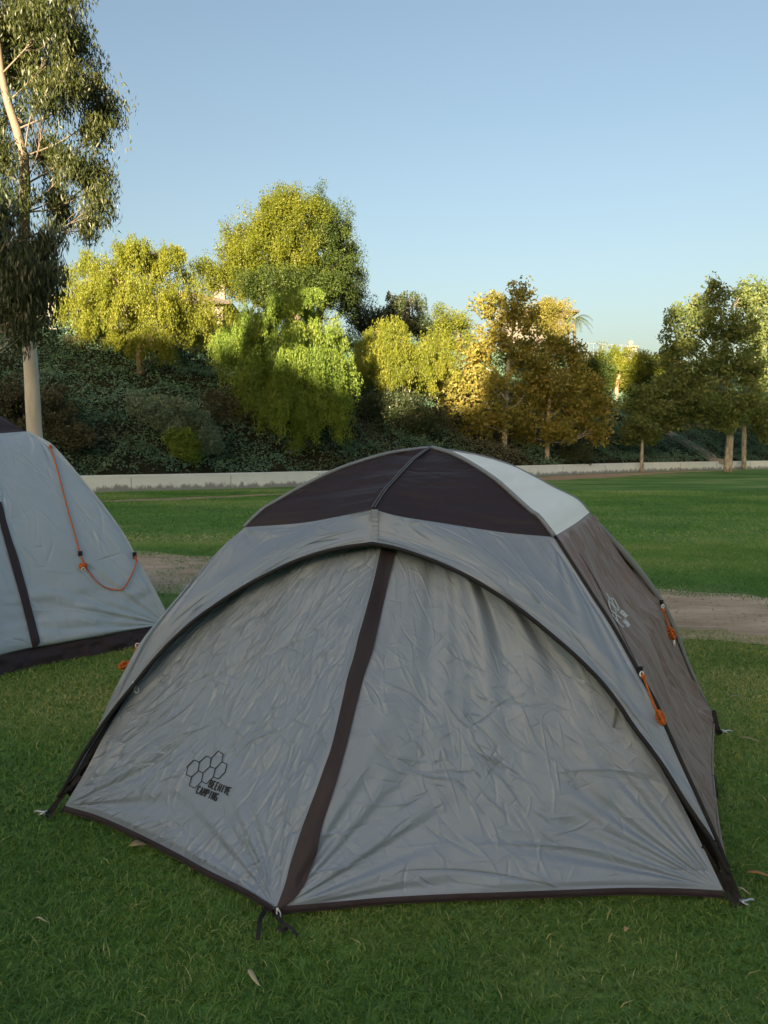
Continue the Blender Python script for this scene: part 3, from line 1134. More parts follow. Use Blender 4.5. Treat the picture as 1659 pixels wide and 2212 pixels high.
# ---- cords
def knot_bundle(mb, c, size, seed, turns=7, r=0.0030, elong=1.6, dirv=(0, 0, 1)):
    """coil of cord tied into a bundle: loops wound about an axis"""
    rr = RS(seed)
    d = np.array(dirv, float); d /= np.linalg.norm(d)
    x = np.cross(d, [0.3, 1, 0.1]); x /= np.linalg.norm(x)
    y = np.cross(d, x)
    P = []
    N = turns * 12
    for i in range(N):
        t = i / N
        a = t * turns * 2 * math.pi
        k = size * (0.45 + 0.35 * math.sin(math.pi * t) + 0.28 * rr.randn())
        P.append(np.asarray(c) + d * (t - 0.5) * size * 2 * elong + x * math.cos(a) * k * 0.8 + y * math.sin(a) * k * 0.8)
    mb.tube(smooth_curve(np.array(P), N * 2), r, 6)
    # two long loops wrapped lengthwise
    for s in range(2):
        Q_ = [np.asarray(c) + d * size * elong * 1.25 * math.cos(a) + (x * math.cos(s * 1.3) + y * math.sin(s * 1.3)) * size * 0.75 * math.sin(a) for a in np.linspace(0, 2 * math.pi, 22)]
        mb.tube(np.array(Q_), r, 6)


def ring(mb, c, r, t, nrm):
    n = np.array(nrm, float); n /= np.linalg.norm(n)
    x = np.cross(n, [0, 0.2, 1]); x /= np.linalg.norm(x)
    y = np.cross(n, x)
    mb.tube(np.array([np.asarray(c) + x * r * math.cos(a) + y * r * math.sin(a) for a in np.linspace(0, 2 * math.pi, 18)]), t, 6)


def guy(parent, px, y_of, bundle=None, ring_px=None, r=0.0042, size=0.014, seed=1, turns=7, elong=1.5):
    """px points with depth function -> guy rope part with ring"""
    P = [at(u, v, y_of(u, v)) for u, v in px]
    m = MB()
    P = np.array(P)
    m.tube(smooth_curve(P, max(24, 6 * len(P))), r, 6)
    for q in P[:1]:
        m.sphere(q, r * 2.4, 8, 6)
    if bundle is not None:
        bu, bv_, d = bundle
        c = at(bu, bv_, y_of(bu, bv_))
        knot_bundle(m, c, size, seed, turns, r, elong, d)
    o = m.build('guy_rope', M_rope, parent, True)
    if ring_px:
        mm = MB()
        ring(mm, at(ring_px[0], ring_px[1], y_of(*ring_px) - 0.004), 0.009, 0.0026, (0.5, -0.8, 0.1))
        mm.build('ring', M_white, o, True)
        mm2 = MB()
        q = at(ring_px[0] - 3, ring_px[1] - 9, y_of(*ring_px) + 0.003)
        mm2.box(q, (0.016, 0.010, 0.024), 0.4)
        mm2.build('loop', M_black, o)
    return o


RFpl = vplane(RFp)
yRF = lambda u, v: hit(u, v, RFpl[0] + np.array([0.012, -0.03, 0]), RFpl[1])[1]
guy(tent, [(1389, 1462), (1396, 1478), (1404, 1500), (1414, 1525), (1420, 1538)], yRF, bundle=(1427, 1550, (0.35, -0.2, -0.9)), ring_px=(1386, 1456), size=0.016, seed=3, turns=3, elong=1.3)
RBpl = vplane(RBp)
yRB = lambda u, v: hit(u, v, RBpl[0] + np.array([0.0, -0.05, 0]), RBpl[1])[1]
o = guy(tent, [(1433, 1318), (1436, 1327), (1442, 1345), (1446, 1355)], yRB, bundle=(1450, 1368, (0.4, -0.2, -0.9)), ring_px=(1432, 1310), size=0.024, seed=5, turns=4, elong=1.1)
mm = MB(); q = at(1455, 1388, yRB(1455, 1388)); mm.tube(np.array([q + np.array([0, 0, 0.02]), q + np.array([0.004, -0.004, -0.02])]), 0.006, 8); mm.build('toggle', M_white, o, True)
yLF = lambda u, v: 3.25
guy(tent, [(296, 1398), (292, 1404), (290, 1411), (296, 1420), (275, 1430)], yLF, bundle=(267, 1438, (-0.8, 0, -0.35)), ring_px=(297, 1394), size=0.019, seed=8, turns=3, elong=1.0)
# white hook hanging below the arch, grey tab on the right door
hk = MB()
c = drape(299, 1487, bv_door, 0.02)
if c is None: c = at(299, 1487, 2.9)
hk.tube(np.array([c + np.array([0.009 * math.cos(a), -0.004, 0.013 * math.sin(a)]) for a in np.linspace(2.2, 7.2, 16)]), 0.0026, 6)
hk.tube(np.array([c + np.array([-0.003, 0, 0.012]), c + np.array([-0.02, 0.01, 0.03])]), 0.003, 6)
hk.build('hook', M_white, tent, True)
tb = [drape(u, v, bv_door, o_) for u, v, o_ in ((1331, 1528, 0.012), (1329, 1548, 0.014), (1324, 1572, 0.016))]
if all(t is not None for t in tb): strap(tb, 0.009, 'tie_tab', M_tab)

# ---- printed marks: hexagons and stroke lettering draped on the cloth
def stroke_ribbon(mb, px, wpx, bv, off=0.0025):
    px = np.array([(a, b_, 0) for a, b_ in px], float)
    n = max(2, int(np.linalg.norm(np.diff(px, axis=0), axis=1).sum() / 3.0))
    d = np.r_[0, np.cumsum(np.linalg.norm(np.diff(px, axis=0), axis=1))]
    s = np.unique(np.r_[np.linspace(0, d[-1], n), d])
    q = np.stack([np.interp(s, d, px[:, k]) for k in range(2)], 1)
    t = np.gradient(q, axis=0)
    t /= np.linalg.norm(t, axis=1)[:, None] + 1e-9
    nn_ = np.stack([-t[:, 1], t[:, 0]], 1)
    V = []
    for i in range(len(q)):
        for sg in (-1, 1):
            e_ = q[i] + nn_[i] * sg * wpx / 2
            p_ = drape(e_[0], e_[1], bv, off)
            if p_ is None: return
            V.append(p_)
    mb.add(V, [(2 * i, 2 * i + 1, 2 * i + 3, 2 * i + 2) for i in range(len(q) - 1)])


GLY = {'B': [[(0, 0), (0, 1)], [(0, 1), (.7, .9), (.7, .62), (0, .52), (.8, .40), (.8, .08), (0, 0)]],
       'E': [[(.8, 1), (0, 1), (0, 0), (.8, 0)], [(0, .52), (.6, .52)]],
       'H': [[(0, 0), (0, 1)], [(.8, 0), (.8, 1)], [(0, .5), (.8, .5)]],
       'I': [[(.4, 0), (.4, 1)]],
       'V': [[(0, 1), (.4, 0), (.8, 1)]],
       'C': [[(.8, .85), (.5, 1), (.1, .85), (0, .5), (.1, .12), (.5, 0), (.8, .15)]],
       'A': [[(0, 0), (.4, 1), (.8, 0)], [(.15, .35), (.65, .35)]],
       'M': [[(0, 0), (.05, 1), (.45, .35), (.85, 1), (.9, 0)]],
       'P': [[(0, 0), (0, 1), (.7, .92), (.7, .55), (0, .45)]],
       'N': [[(0, 0), (0, 1), (.8, 0), (.8, 1)]],
       'G': [[(.8, .85), (.5, 1), (.1, .85), (0, .5), (.1, .12), (.5, 0), (.8, .15), (.8, .45), (.45, .45)]]}


def lettering(mb, text, o_, ex, ey, wpx, bv):
    """o_ lower-left, ex advance per letter, ey letter height vector (pixels)"""
    for i, ch in enumerate(text):
        for st in GLY[ch]:
            px = [(o_[0] + ex[0] * (i + 0.78 * x) + ey[0] * y, o_[1] + ex[1] * (i + 0.78 * x) + ey[1] * y) for x, y in st]
            stroke_ribbon(mb, px, wpx, bv)


lg = MB()
sc = 400 / 1659 * 0.6636
LX = lambda p: (331.8 + p[0] * sc, 1559.5 + p[1] * sc)
for poly in ([(550, 515), (622, 545), (608, 660), (517, 745), (447, 715), (462, 605), (550, 515)],
             [(622, 545), (717, 462), (783, 488), (764, 605), (670, 690), (608, 660)],
             [(783, 488), (873, 398), (942, 432), (925, 542), (838, 630), (764, 605)],
             [(925, 542), (995, 572), (970, 680), (878, 772), (812, 742), (838, 630)],
             [(670, 690), (652, 805), (720, 836), (812, 742)],
             [(517, 745), (487, 862), (562, 896), (652, 805)]):
    stroke_ribbon(lg, [LX(p) for p in poly], 1.9, bv_door)
lettering(lg, 'BEEHIVE', LX((742, 880)), (sc * 41, sc * 16.5), (sc * 44, -sc * 96), 2.6, bv_door)
lettering(lg, 'CAMPING', LX((572, 962)), (sc * 41, sc * 16.5), (sc * 46, -sc * 100), 2.6, bv_door)
lgo = lg.build('printed_logo', M_print, doorL)
# white mark on the taupe side wall
lw = MB()
s2 = 320 / 1659 * 0.6636
WX = lambda p: (1880 * 0.6636 + p[0] * s2, 1880 * 0.6636 + p[1] * s2)
for poly in ([(480, 268), (528, 350), (515, 405), (575, 445)], [(528, 350), (560, 365), (570, 345), (620, 385), (690, 530), (680, 565), (610, 480), (560, 365)],
             [(515, 405), (545, 540), (635, 620), (640, 570), (605, 500), (575, 445)], [(545, 540), (590, 650), (675, 755), (635, 620), (725, 690)], [(675, 755), (690, 765), (755, 838), (775, 825)]):
    stroke_ribbon(lw, [WX(p) for p in poly], 2.0, bv_side)
lettering(lw, 'BEEHIVE', WX((700, 590)), (s2 * 15, s2 * 15.0), (s2 * 52, -s2 * 40), 1.9, bv_side)
lettering(lw, 'CAMPING', WX((755, 745)), (s2 * 12, s2 * 15.0), (s2 * 52, -s2 * 40), 1.9, bv_side)
if lw.v: lw.build('printed_logo', M_printw, swR)


# ---- pegs (top level, driven into the ground)
def peg(loc, rz, label):
    t = empty('tent_peg', loc, label, 'tent peg', 'steel tent pegs at the corners of the dome tent')
    m = MB()
    L = np.array(loc)
    d = np.array([math.cos(rz), math.sin(rz), 0])
    P = [L + np.array([0, 0, -0.14]) - d * 0.05, L + np.array([0, 0, 0.012]), L + np.array([0, 0, 0.020]) + d * 0.012, L + np.array([0, 0, 0.022]) + d * 0.040, L + np.array([0, 0, 0.012]) + d * 0.052]
    m.tube(smooth_curve(P, 30), 0.0042, 8)
    m.build('shaft', M_steel, t, True)
    m2 = MB()
    ring(m2, L + np.array([0, 0, 0.018]) + d * 0.008, 0.016, 0.0032, (d[0] * 0.5, d[1] * 0.5, 1))
    m2.build('ring', M_steel, t, True)


peg(tuple(gp(97, 1765)), 2.9, 'steel peg hooked in the grass at the left front corner of the dome tent')
peg(tuple(gp(1602, 1960)), 0.25, 'steel peg with bright hook at the right front corner of the dome tent')
peg(tuple(gp(1562, 1587)), 0.1, 'small steel peg behind the right side wall of the dome tent')

# ================================================================== LEFT TENT
C2 = np.array([-3.42, 5.94, 0.0])
RF2 = gp(378, 1383)
LF2 = np.array([-3.44, 4.10, 0.0])
tent2 = empty('large_tent', tuple(C2), 'larger blue-grey tent with wide brown skirt, cut off by the left edge', 'tent')
APX2 = np.array([C2[0], C2[1], 2.02])


def hit2(u, v):
    d = RF2 - C2
    return hit(u, v, C2, np.array([d[1], -d[0], 0.0]) / np.hypot(d[0], d[1]))


rf_lo2 = np.array([hit2(u, v) for u, v in [(56, 932), (84, 946), (110, 962), (140, 994), (170, 1030), (215, 1085), (262, 1150), (290, 1200), (322, 1258), (352, 1316), (374, 1366)]])
rf_up2 = np.vstack([APX2, hit2(-20, 885), hit2(20, 910), rf_lo2[0]])


def turn2(C, ang):
    ca, sa = math.cos(ang), math.sin(ang)
    Q_ = C - C2
    return np.column_stack([Q_[:, 0] * ca - Q_[:, 1] * sa + C2[0], Q_[:, 0] * sa + Q_[:, 1] * ca + C2[1], C[:, 2]])


lf_lo2, lf_up2 = turn2(rf_lo2, -math.pi / 2), turn2(rf_up2, -math.pi / 2)
rb_lo2, rb_up2 = turn2(rf_lo2, math.pi / 2), turn2(rf_up2, math.pi / 2)
lb_lo2, lb_up2 = turn2(rf_lo2, math.pi), turn2(rf_up2, math.pi)


def sag(a, b_, k):
    return cv([a, (a + b_) / 2 + np.asarray(k), b_])


ap2 = np.array([APX2, APX2 + np.array([1e-5, 0, 0])])


def roof2(l, r_, seed, k):
    G = coons(ap2, sag(l[-1], r_[-1], k), cv(l), cv(r_), 120, 90)
    U, Vv, X, Y, Lu, Lv = metric(G)
    h = 0.014 * (vn(X * 2, Y * 9, seed) - 0.5) + creases(X, Y, Lu, Lv, seed, 50, 0.3, 0.004, 0.014, lambda a, b_: 0, 0.3)
    sheet('roof_panel', G, M_dark, tent2, h * edge_mask(U, Vv, 0.06))


fk = np.array([0.05, -0.05, -0.03])
roof2(lf_up2, rf_up2, 201, fk)
roof2(rf_up2, rb_up2, 202, (0.05, 0.05, -0.03))
roof2(rb_up2, lb_up2, 203, (-0.05, 0.05, -0.03))
roof2(lb_up2, lf_up2, 204, (-0.05, -0.05, -0.03))
SK = 0.135
skirt_top = lambda P: np.array([*P[:2], SK])
fr_b = [lf_lo2[-1], gp(-120, 1498), gp(0, 1462), gp(85, 1440), gp(200, 1418), gp(325, 1393), rf_lo2[-1]]
for i in (0, -1): fr_b[i] = np.array([fr_b[i][0], fr_b[i][1], 0.0])
fr_b = cv(fr_b, 160)
fr_t = fr_b + np.array([-0.025, 0.025, SK])


def wall2(top, bottom, l, r_, seed, m=M_blueg, hi=True):
    l = cv(l, 160); r_ = cv(r_, 160)
    l = l[l[:, 2] > SK]; r_ = r_[r_[:, 2] > SK]
    l = np.vstack([l, bottom[0]]); r_ = np.vstack([r_, bottom[-1]])
    G = coons(top, bottom, l, r_, 420 if hi else 120, 360 if hi else 100)
    U, Vv, X, Y, Lu, Lv = metric(G)
    h = 0.02 * (vn(X * 2, Y * 2, seed) - 0.5)
    # gathers above the skirt and folds running from the corners
    low = sstep(0.62, 0.97, Vv)
    h += 0.026 * (vn(X * 3 + 2 * Y, Y * 13, seed + 1) - 0.5) * low + 0.012 * (vn(X * 9, Y * 16, seed + 6) - 0.5) * low
    rr = np.hypot((1 - U) * Lu, (1 - Vv) * Lv)
    aa = np.arctan2((1 - Vv) * Lv, (1 - U) * Lu)
    h += 0.022 * (vn(aa * 9, 0 * aa, seed + 2) - 0.5) * sstep(0.03, 0.15, rr) * (1 - sstep(0.4, 1.0, rr))
    h += 0.012 * (vn(U * 14, Vv * 2, seed + 3) - 0.5) * sstep(0.3, 0.6, Vv)
    ru = np.hypot((1 - U) * Lu, Vv * Lv)
    au = np.arctan2(Vv * Lv, (1 - U) * Lu)
    h += 0.014 * (vn(au * 9, 0 * au, seed + 7) - 0.5) * sstep(0.02, 0.1, ru) * (1 - sstep(0.2, 0.6, ru))
    if hi:
        h += creases(X, Y, Lu, Lv, seed + 4, 260, 0.16, 0.0055, 0.008, lambda a, b_: 1.35, 0.45)
        h += creases(X, Y, Lu, Lv, seed + 5, 140, 0.10, 0.006, 0.008, lambda a, b_: 0.4, 0.6)
        h += facets(X, Y, seed, 4, 0.008)
    return sheet('wall_panel', G, m, tent2, h * edge_mask(U, Vv, 0.02))


w2, G2, F2 = wall2(sag(lf_up2[-1], rf_up2[-1], fk), fr_t, lf_lo2, rf_lo2, 211)


def flat(P): return np.array([P[0], P[1], 0.0])


def skirt(bot, top):
    n = len(bot)
    k = np.linspace(0, 1, 14)
    G = top[None] * (1 - k)[:, None, None] + bot[None] * k[:, None, None]
    s = np.arange(n)[None, :] * 0.25
    nrm = np.cross(np.gradient(bot, axis=0), [0, 0, 1.0]); nrm /= np.linalg.norm(nrm, axis=1)[:, None]
    nrm *= np.sign(np.sum(nrm * (bot - C2), axis=1))[:, None]
    hh = (0.03 * (vn(s * 1.0 + 0 * k[:, None], k[:, None] * 2, 9) - 0.5) + 0.02 * np.abs(vn(s * 2.1, k[:, None] * 3, 12) - 0.5)) * np.sin(np.pi * np.minimum(1, k * 0.8 + 0.08))[:, None]
    sheet('skirt', G + nrm[None] * hh[..., None], M_dark, tent2)


skirt(fr_b, fr_t)
bv_t2 = bvh_of((G2, F2))
for a_, b_, sd in ((rf_lo2, rb_lo2, 221), (rb_lo2, lb_lo2, 231), (lb_lo2, lf_lo2, 241)):
    bt = cv([flat(a_[-1]), flat(b_[-1])], 100)
    inward = (C2 - (bt[0] + bt[-1]) / 2); inward /= np.linalg.norm(inward)
    tp = bt + inward * 0.035 + np.array([0, 0, SK])
    wall2(sag(a_[0], b_[0], (C2 - APX2) * 0 + np.array([0, 0, -0.03])), tp, a_, b_, sd, hi=False)
    skirt(bt, tp)
tube_part('pole_sleeve', cv(rf_lo2) + np.array([0.006, 0.004, 0]), 0.008, M_blueg, tent2)
# vertical brown zip flap on the front wall
qa = smooth_curve([(-14, 1085, 0), (0, 1137, 0), (16, 1196, 0), (45, 1300, 0), (69, 1398, 0), (74, 1418, 0)], 70)
qb = smooth_curve([(2, 1085, 0), (22, 1158, 0), (38, 1205, 0), (66, 1310, 0), (88, 1395, 0), (92, 1414, 0)], 70)
rows = []
for i in range(70):
    row = []
    for s in np.linspace(0, 1, 5):
        p_ = qa[i] * (1 - s) + qb[i] * s
        q_ = drape(p_[0], p_[1], bv_t2, 0.010)
        row.append(q_ if q_ is not None else (row[-1] if row else rows[-1][0]))
    rows.append(row)
G = np.array(rows)
for _ in range(4): G[1:-1] = (G[:-2] + 2 * G[1:-1] + G[2:]) / 4
sheet('zip_flap', G, M_dark, tent2)
# orange cord: taut run, knotted coil, slack loop to the pole
def on2(u, v, off=0.014):
    q_ = drape(u, v, bv_t2, off)
    return q_ if q_ is not None else hit2(u, v) + np.array([-0.01, -0.03, 0])


m = MB()
run = [on2(u, v) for u, v in [(109, 966), (117, 995), (128, 1036), (141, 1085), (156, 1140), (168, 1184), (173, 1200)]]
m.tube(smooth_curve(run, 60), 0.0052, 6)
m.sphere(run[0], 0.013, 8, 6, (1, 1, 1.3))
slack = [on2(u, v, 0.016) for u, v in [(174, 1203), (180, 1218), (190, 1236), (204, 1254), (224, 1269), (246, 1275), (264, 1272), (278, 1253), (288, 1232), (293, 1214), (291, 1203)]]
m.tube(smooth_curve(slack, 80), 0.0052, 6)
m.tube(np.array([slack[-1], slack[-1] + np.array([-0.03, -0.01, -0.03])]), 0.005, 6)
knot_bundle(m, on2(177, 1224, 0.022), 0.026, 21, 5, 0.006, 0.8, (0.9, 0.3, 0.35))
gr = m.build('guy_rope', M_rope, tent2, True)
mm = MB(); mm.box(on2(172, 1196, 0.012), (0.03, 0.02, 0.035), 0.5); mm.build('slider', M_black, gr)
mm = MB(); mm.box(on2(290, 1200, 0.006), (0.03, 0.02, 0.05), 0.5); mm.build('loop', M_black, gr)
mm = MB(); ring(mm, on2(174, 1235, 0.035), 0.012, 0.003, (0.5, -0.8, 0.1)); mm.build('ring', M_white, gr, True)

# ================================================================== GRASS
def blades(name, pts, seed, hmin, hmax, wdt, segs, lean, m=None):
    r = RS(seed)
    n = len(pts)
    h = hmin + (hmax - hmin) * r.rand(n) ** 1.3
    x, y = pts[:, 0], pts[:, 1]
    patch = fbm(x * 1.6, y * 1.6, 71, 4)
    h = h * (0.75 + 0.5 * patch)
    a = r.rand(n) * 2 * np.pi
    ld = r.rand(n) * 2 * np.pi
    ln = lean * (0.35 + 0.9 * r.rand(n)) * h
    wd = wdt * (0.7 + 0.7 * r.rand(n))
    side = np.stack([np.cos(a), np.sin(a), 0 * a], 1) * wd[:, None] / 2
    L = np.stack([np.cos(ld), np.sin(ld), 0 * a], 1) * ln[:, None]
    base = np.column_stack([x, y, np.full(n, -0.004)])
    up = np.array([0, 0, 1.0])
    if segs == 2:
        midp = base + up * (h * 0.58)[:, None] + L * 0.30
        tip = base + up * (h * (1 - 0.25 * np.minimum(1, lean * 0.6)))[:, None] + L
        V = np.stack([base - side, base + side, midp - side * 0.85, midp + side * 0.85, tip - side * 0.12, tip + side * 0.12], 1)
        k = 6
        F = np.array([[0, 1, 3, 2], [2, 3, 5, 4]])
    else:
        tip = base + up * h[:, None] + L
        V = np.stack([base - side, base + side, tip + side * 0.15, tip - side * 0.15], 1)
        k = 4
        F = np.array([[0, 1, 2, 3]])
    Fq = (np.arange(n)[:, None, None] * k + F[None]).reshape(-1, 4)
    # colour: green, with straw blades in dry patches
    dry = sstep(0.42, 0.64, fbm(x * 0.75, y * 0.75, 77, 5)) * 0.32
    tint = np.clip(0.40 * r.rand(n) + 0.25 * (fbm(x * 2.5, y * 2.5, 79) - 0.3) + dry * r.rand(n) + (1.1 if m is None else 1.4) * (fbm(x * 0.16, y * 0.5, 83, 5) - 0.48) + np.where(r.rand(n) < 0.03, 0.45, 0), 0, 1)
    tv = np.repeat(tint, k)
    o = np_mesh(name, V.reshape(-1, 3), Fq, m or M_grass, None, True, {'tint': tv})
    return tag(o, kind='stuff')


M_grass = leafmat('grass_blades', [(0.0, (0.0516, 0.1359, 0.02)), (0.32, (0.1153, 0.2378, 0.036)), (0.6, (0.2285, 0.3172, 0.06)), (0.85, (0.4174, 0.4192, 0.14)), (1.0, (0.636, 0.5664, 0.24))], trans=0.25, gloss=0.05)


M_grass_far = leafmat('brightened_far_grass', [(0.0, (0.0801, 0.2015, 0.0411)), (0.4, (0.1503, 0.3167, 0.0588)), (0.7, (0.2505, 0.3551, 0.0998)), (1.0, (0.4808, 0.4415, 0.2498))], trans=0.3, gloss=0.05)  # same grass as near, coloured brighter where less shade shows between blades


def inpoly(x, y, poly):
    inside = np.zeros(len(x), bool)
    n = len(poly)
    for i in range(n):
        x0, y0 = poly[i][:2]
        x1, y1 = poly[(i + 1) % n][:2]
        c = ((y0 > y) != (y1 > y)) & (x < (x1 - x0) * (y - y0) / (y1 - y0 + 1e-12) + x0)
        inside ^= c
    return inside


poly1 = [NOSE + np.array([0, 0.06, 0]), RF_lo[-1], RB_lo[-1], LB_lo[-1], LF_lo[-1] + np.array([0.08, 0.03, 0])]
c_ = np.mean(poly1, 0)
poly1 = [c_ + (p - c_) * 0.97 for p in poly1]
poly2 = [C2 + (flat(p) - C2) * 0.96 for p in (lf_lo2[-1], rf_lo2[-1], rb_lo2[-1], lb_lo2[-1])]


def path_dist(x, y):
    d = np.full(len(x), 1e9)
    for P_, H_ in ((pathP, pathH), (strip2P, strip2H), (strip3P, strip3H)):
        for i in range(0, len(P_), 4):
            dd = np.hypot(x - P_[i, 0], (y - P_[i, 1])) / max(H_[i], 0.05)
            d = np.minimum(d, dd)
    return d


def scatter(y0, y1, dens, margin, seed):
    r = RS(seed)
    xw = 0.56 * y1 + margin
    n = int((y1 - y0) * 2 * xw * dens)
    x = (r.rand(n) * 2 - 1) * xw
    y = y0 + (y1 - y0) * r.rand(n)
    k = np.abs(x) < 0.56 * y + margin
    x, y = x[k], y[k]
    k = ~inpoly(x, y, poly1) & ~inpoly(x, y, poly2) & (y < wy(x) - 0.02)
    x, y = x[k], y[k]
    pd = path_dist(x, y)
    nz = fbm(x * 2.2, y * 2.2, 33, 5)
    edge = 0.62 + 0.75 * (nz - 0.35)
    keep = (pd > edge) | ((nz > 0.58) & (r.rand(len(x)) < 0.45))
    # sparse, worn verge
    keep &= ~((pd < edge + 0.35) & (r.rand(len(x)) < 0.45))
    return np.column_stack([x[keep], y[keep]])


blades('grass', scatter(1.3, 3.0, 17000, 0.5, 1), 11, 0.015, 0.037, 0.0034, 2, 1.5)
blades('grass', scatter(3.0, 6.2, 9500, 0.6, 2), 12, 0.015, 0.037, 0.0044, 2, 1.5)
blades('grass', scatter(6.2, 12.0, 3000, 0.8, 3), 13, 0.020, 0.044, 0.0085, 1, 1.5, M_grass_far)
blades('grass', scatter(12.0, 26.0, 520, 1.5, 4), 14, 0.022, 0.044, 0.020, 1, 1.8, M_grass_far)

# stones and crumbs of soil on the dirt path: uncountable
r = RS(620)
n = 5200
t_ = r.rand(n)
ii = (t_ * (len(pathP) - 1)).astype(int)
o_ = (r.rand(n) * 2 - 1) * 0.95
T = np.gradient(pathP, axis=0); T /= np.linalg.norm(T, axis=1)[:, None]
Nn = np.stack([-T[:, 1], T[:, 0], 0 * T[:, 0]], 1)
Pg = pathP[ii] + Nn[ii] * (o_ * pathH[ii])[:, None]
Pg[:, 2] = 0.006
sz = 0.004 + 0.016 * r.rand(n) ** 3
oc = np.array([(1, 0, 0), (0, 1, 0), (-1, 0, 0), (0, -1, 0), (0.1, 0.1, 0.75)], float)
ra = r.rand(n) * 6.28
ca, sa = np.cos(ra), np.sin(ra)
Vg = oc[None] * (sz[:, None] * (0.6 + 0.7 * r.rand(n, 5)))[:, :, None]
Vg = np.stack([Vg[..., 0] * ca[:, None] - Vg[..., 1] * sa[:, None], Vg[..., 0] * sa[:, None] + Vg[..., 1] * ca[:, None], Vg[..., 2]], -1) + Pg[:, None, :]
Fg = (np.arange(n)[:, None, None] * 5 + np.array([[0, 1, 4, 4], [1, 2, 4, 4], [2, 3, 4, 4], [3, 0, 4, 4]])[None]).reshape(-1, 4)[:, :3]
tag(np_mesh('path_gravel', Vg.reshape(-1, 3), Fg, plain('gravel', (0.34, 0.27, 0.21), 0.95, var=0.4, bscale=60), None, False), kind='stuff')

# fallen leaves
M_leafdry = plain('dry_leaf', (0.34, 0.25, 0.13), 0.7, var=0.3, bscale=100)
M_leafor = plain('orange_leaf', (0.42, 0.20, 0.06), 0.7, var=0.4, bscale=100)
M_leafpale = plain('pale_leaf', (0.46, 0.40, 0.24), 0.65, var=0.2, bscale=100)


def fallen(u, v, ln, wd, rz, m, label, curl=0.012):
    c = gp(u, v, 0.036)
    n = 12
    V = []
    for i in range(n + 1):
        t = i / n
        hw = wd / 2 * (math.sin(math.pi * t ** 0.8) ** 0.8) + 0.0004
        x = (t - 0.5) * ln
        yb = 0.18 * ln * (t - 0.5) ** 2 * 2
        for s in (-1, 0, 1):
            xx, yy_ = x, yb + s * hw
            V.append((c[0] + xx * math.cos(rz) - yy_ * math.sin(rz), c[1] + xx * math.sin(rz) + yy_ * math.cos(rz), c[2] + curl * (1 - (2 * t - 1) ** 2) * 0.5 + 0.15 * hw * abs(s) + 0.004 * math.sin(t * 5)))
    F = [(i * 3 + j, i * 3 + j + 1, i * 3 + j + 4, i * 3 + j + 3) for i in range(n) for j in range(2)]
    V2 = [(a, b_, z - 0.0012) for a, b_, z in V]
    k = len(V)
    F2_ = [tuple(i + k for i in f[::-1]) for f in F]
    rim = [(3 * i, 3 * (i + 1), 3 * (i + 1) + k, 3 * i + k) for i in range(n)] + [(3 * i + 2 + k, 3 * (i + 1) + 2 + k, 3 * (i + 1) + 2, 3 * i + 2) for i in range(n)]
    mb = MB()
    mb.add(V + V2, F + F2_ + rim)
    o = mb.build('fallen_leaf', m, None, True)
    tag(o, label, 'leaf', 'fallen leaves on the lawn')


fallen(545, 2112, 0.075, 0.014, -0.95, M_leafpale, 'pale curved leaf on the grass in front of the porch, nearest the camera')
fallen(1642, 1890, 0.085, 0.018, -0.25, M_leafor, 'orange dry leaf on the grass beside the right front peg, cut by the frame edge')
fallen(1620, 1598, 0.11, 0.019, -0.45, M_leafdry, 'long brown leaf on the grass right of the small rear peg')
fallen(1592, 1506, 0.09, 0.022, 0.05, M_leafdry, 'flat brown leaf farthest back on the grass, just before the dirt path')
fallen(298, 1826, 0.06, 0.04, 0.3, M_leafdry, 'crumpled tan leaf tucked under the left hem of the dome tent')
fallen(88, 1988, 0.045, 0.006, -0.25, M_leafpale, 'thin pale leaf sliver near the left edge, below the left front peg')
fallen(1605, 1925, 0.05, 0.006, -0.7, M_leafpale, 'straw coloured sliver just above the right front peg')
fallen(1355, 2008, 0.03, 0.016, 0.8, M_leafdry, 'small brown leaf scrap on the grass below the right hem of the dome tent')

# ================================================================== VEGETATION
def leaf_quads(P, Dr, ln, wd, r, fold=0.0):
    """diamond leaf per point: P centre, Dr direction"""
    n = len(P)
    Dr = Dr / (np.linalg.norm(Dr, axis=1)[:, None] + 1e-9)
    A = r.randn(n, 3)
    Sd = np.cross(Dr, A)
    Sd /= np.linalg.norm(Sd, axis=1)[:, None] + 1e-9
    l_ = (ln * (0.65 + 0.7 * r.rand(n)))[:, None]
    w_ = (wd * (0.65 + 0.7 * r.rand(n)))[:, None]
    V = np.stack([P - Dr * l_ / 2, P + Sd * w_ / 2 - Dr * l_ * 0.06, P + Dr * l_ / 2, P - Sd * w_ / 2 - Dr * l_ * 0.06], 1)
    return V.reshape(-1, 3), np.arange(4 * n).reshape(n, 4)


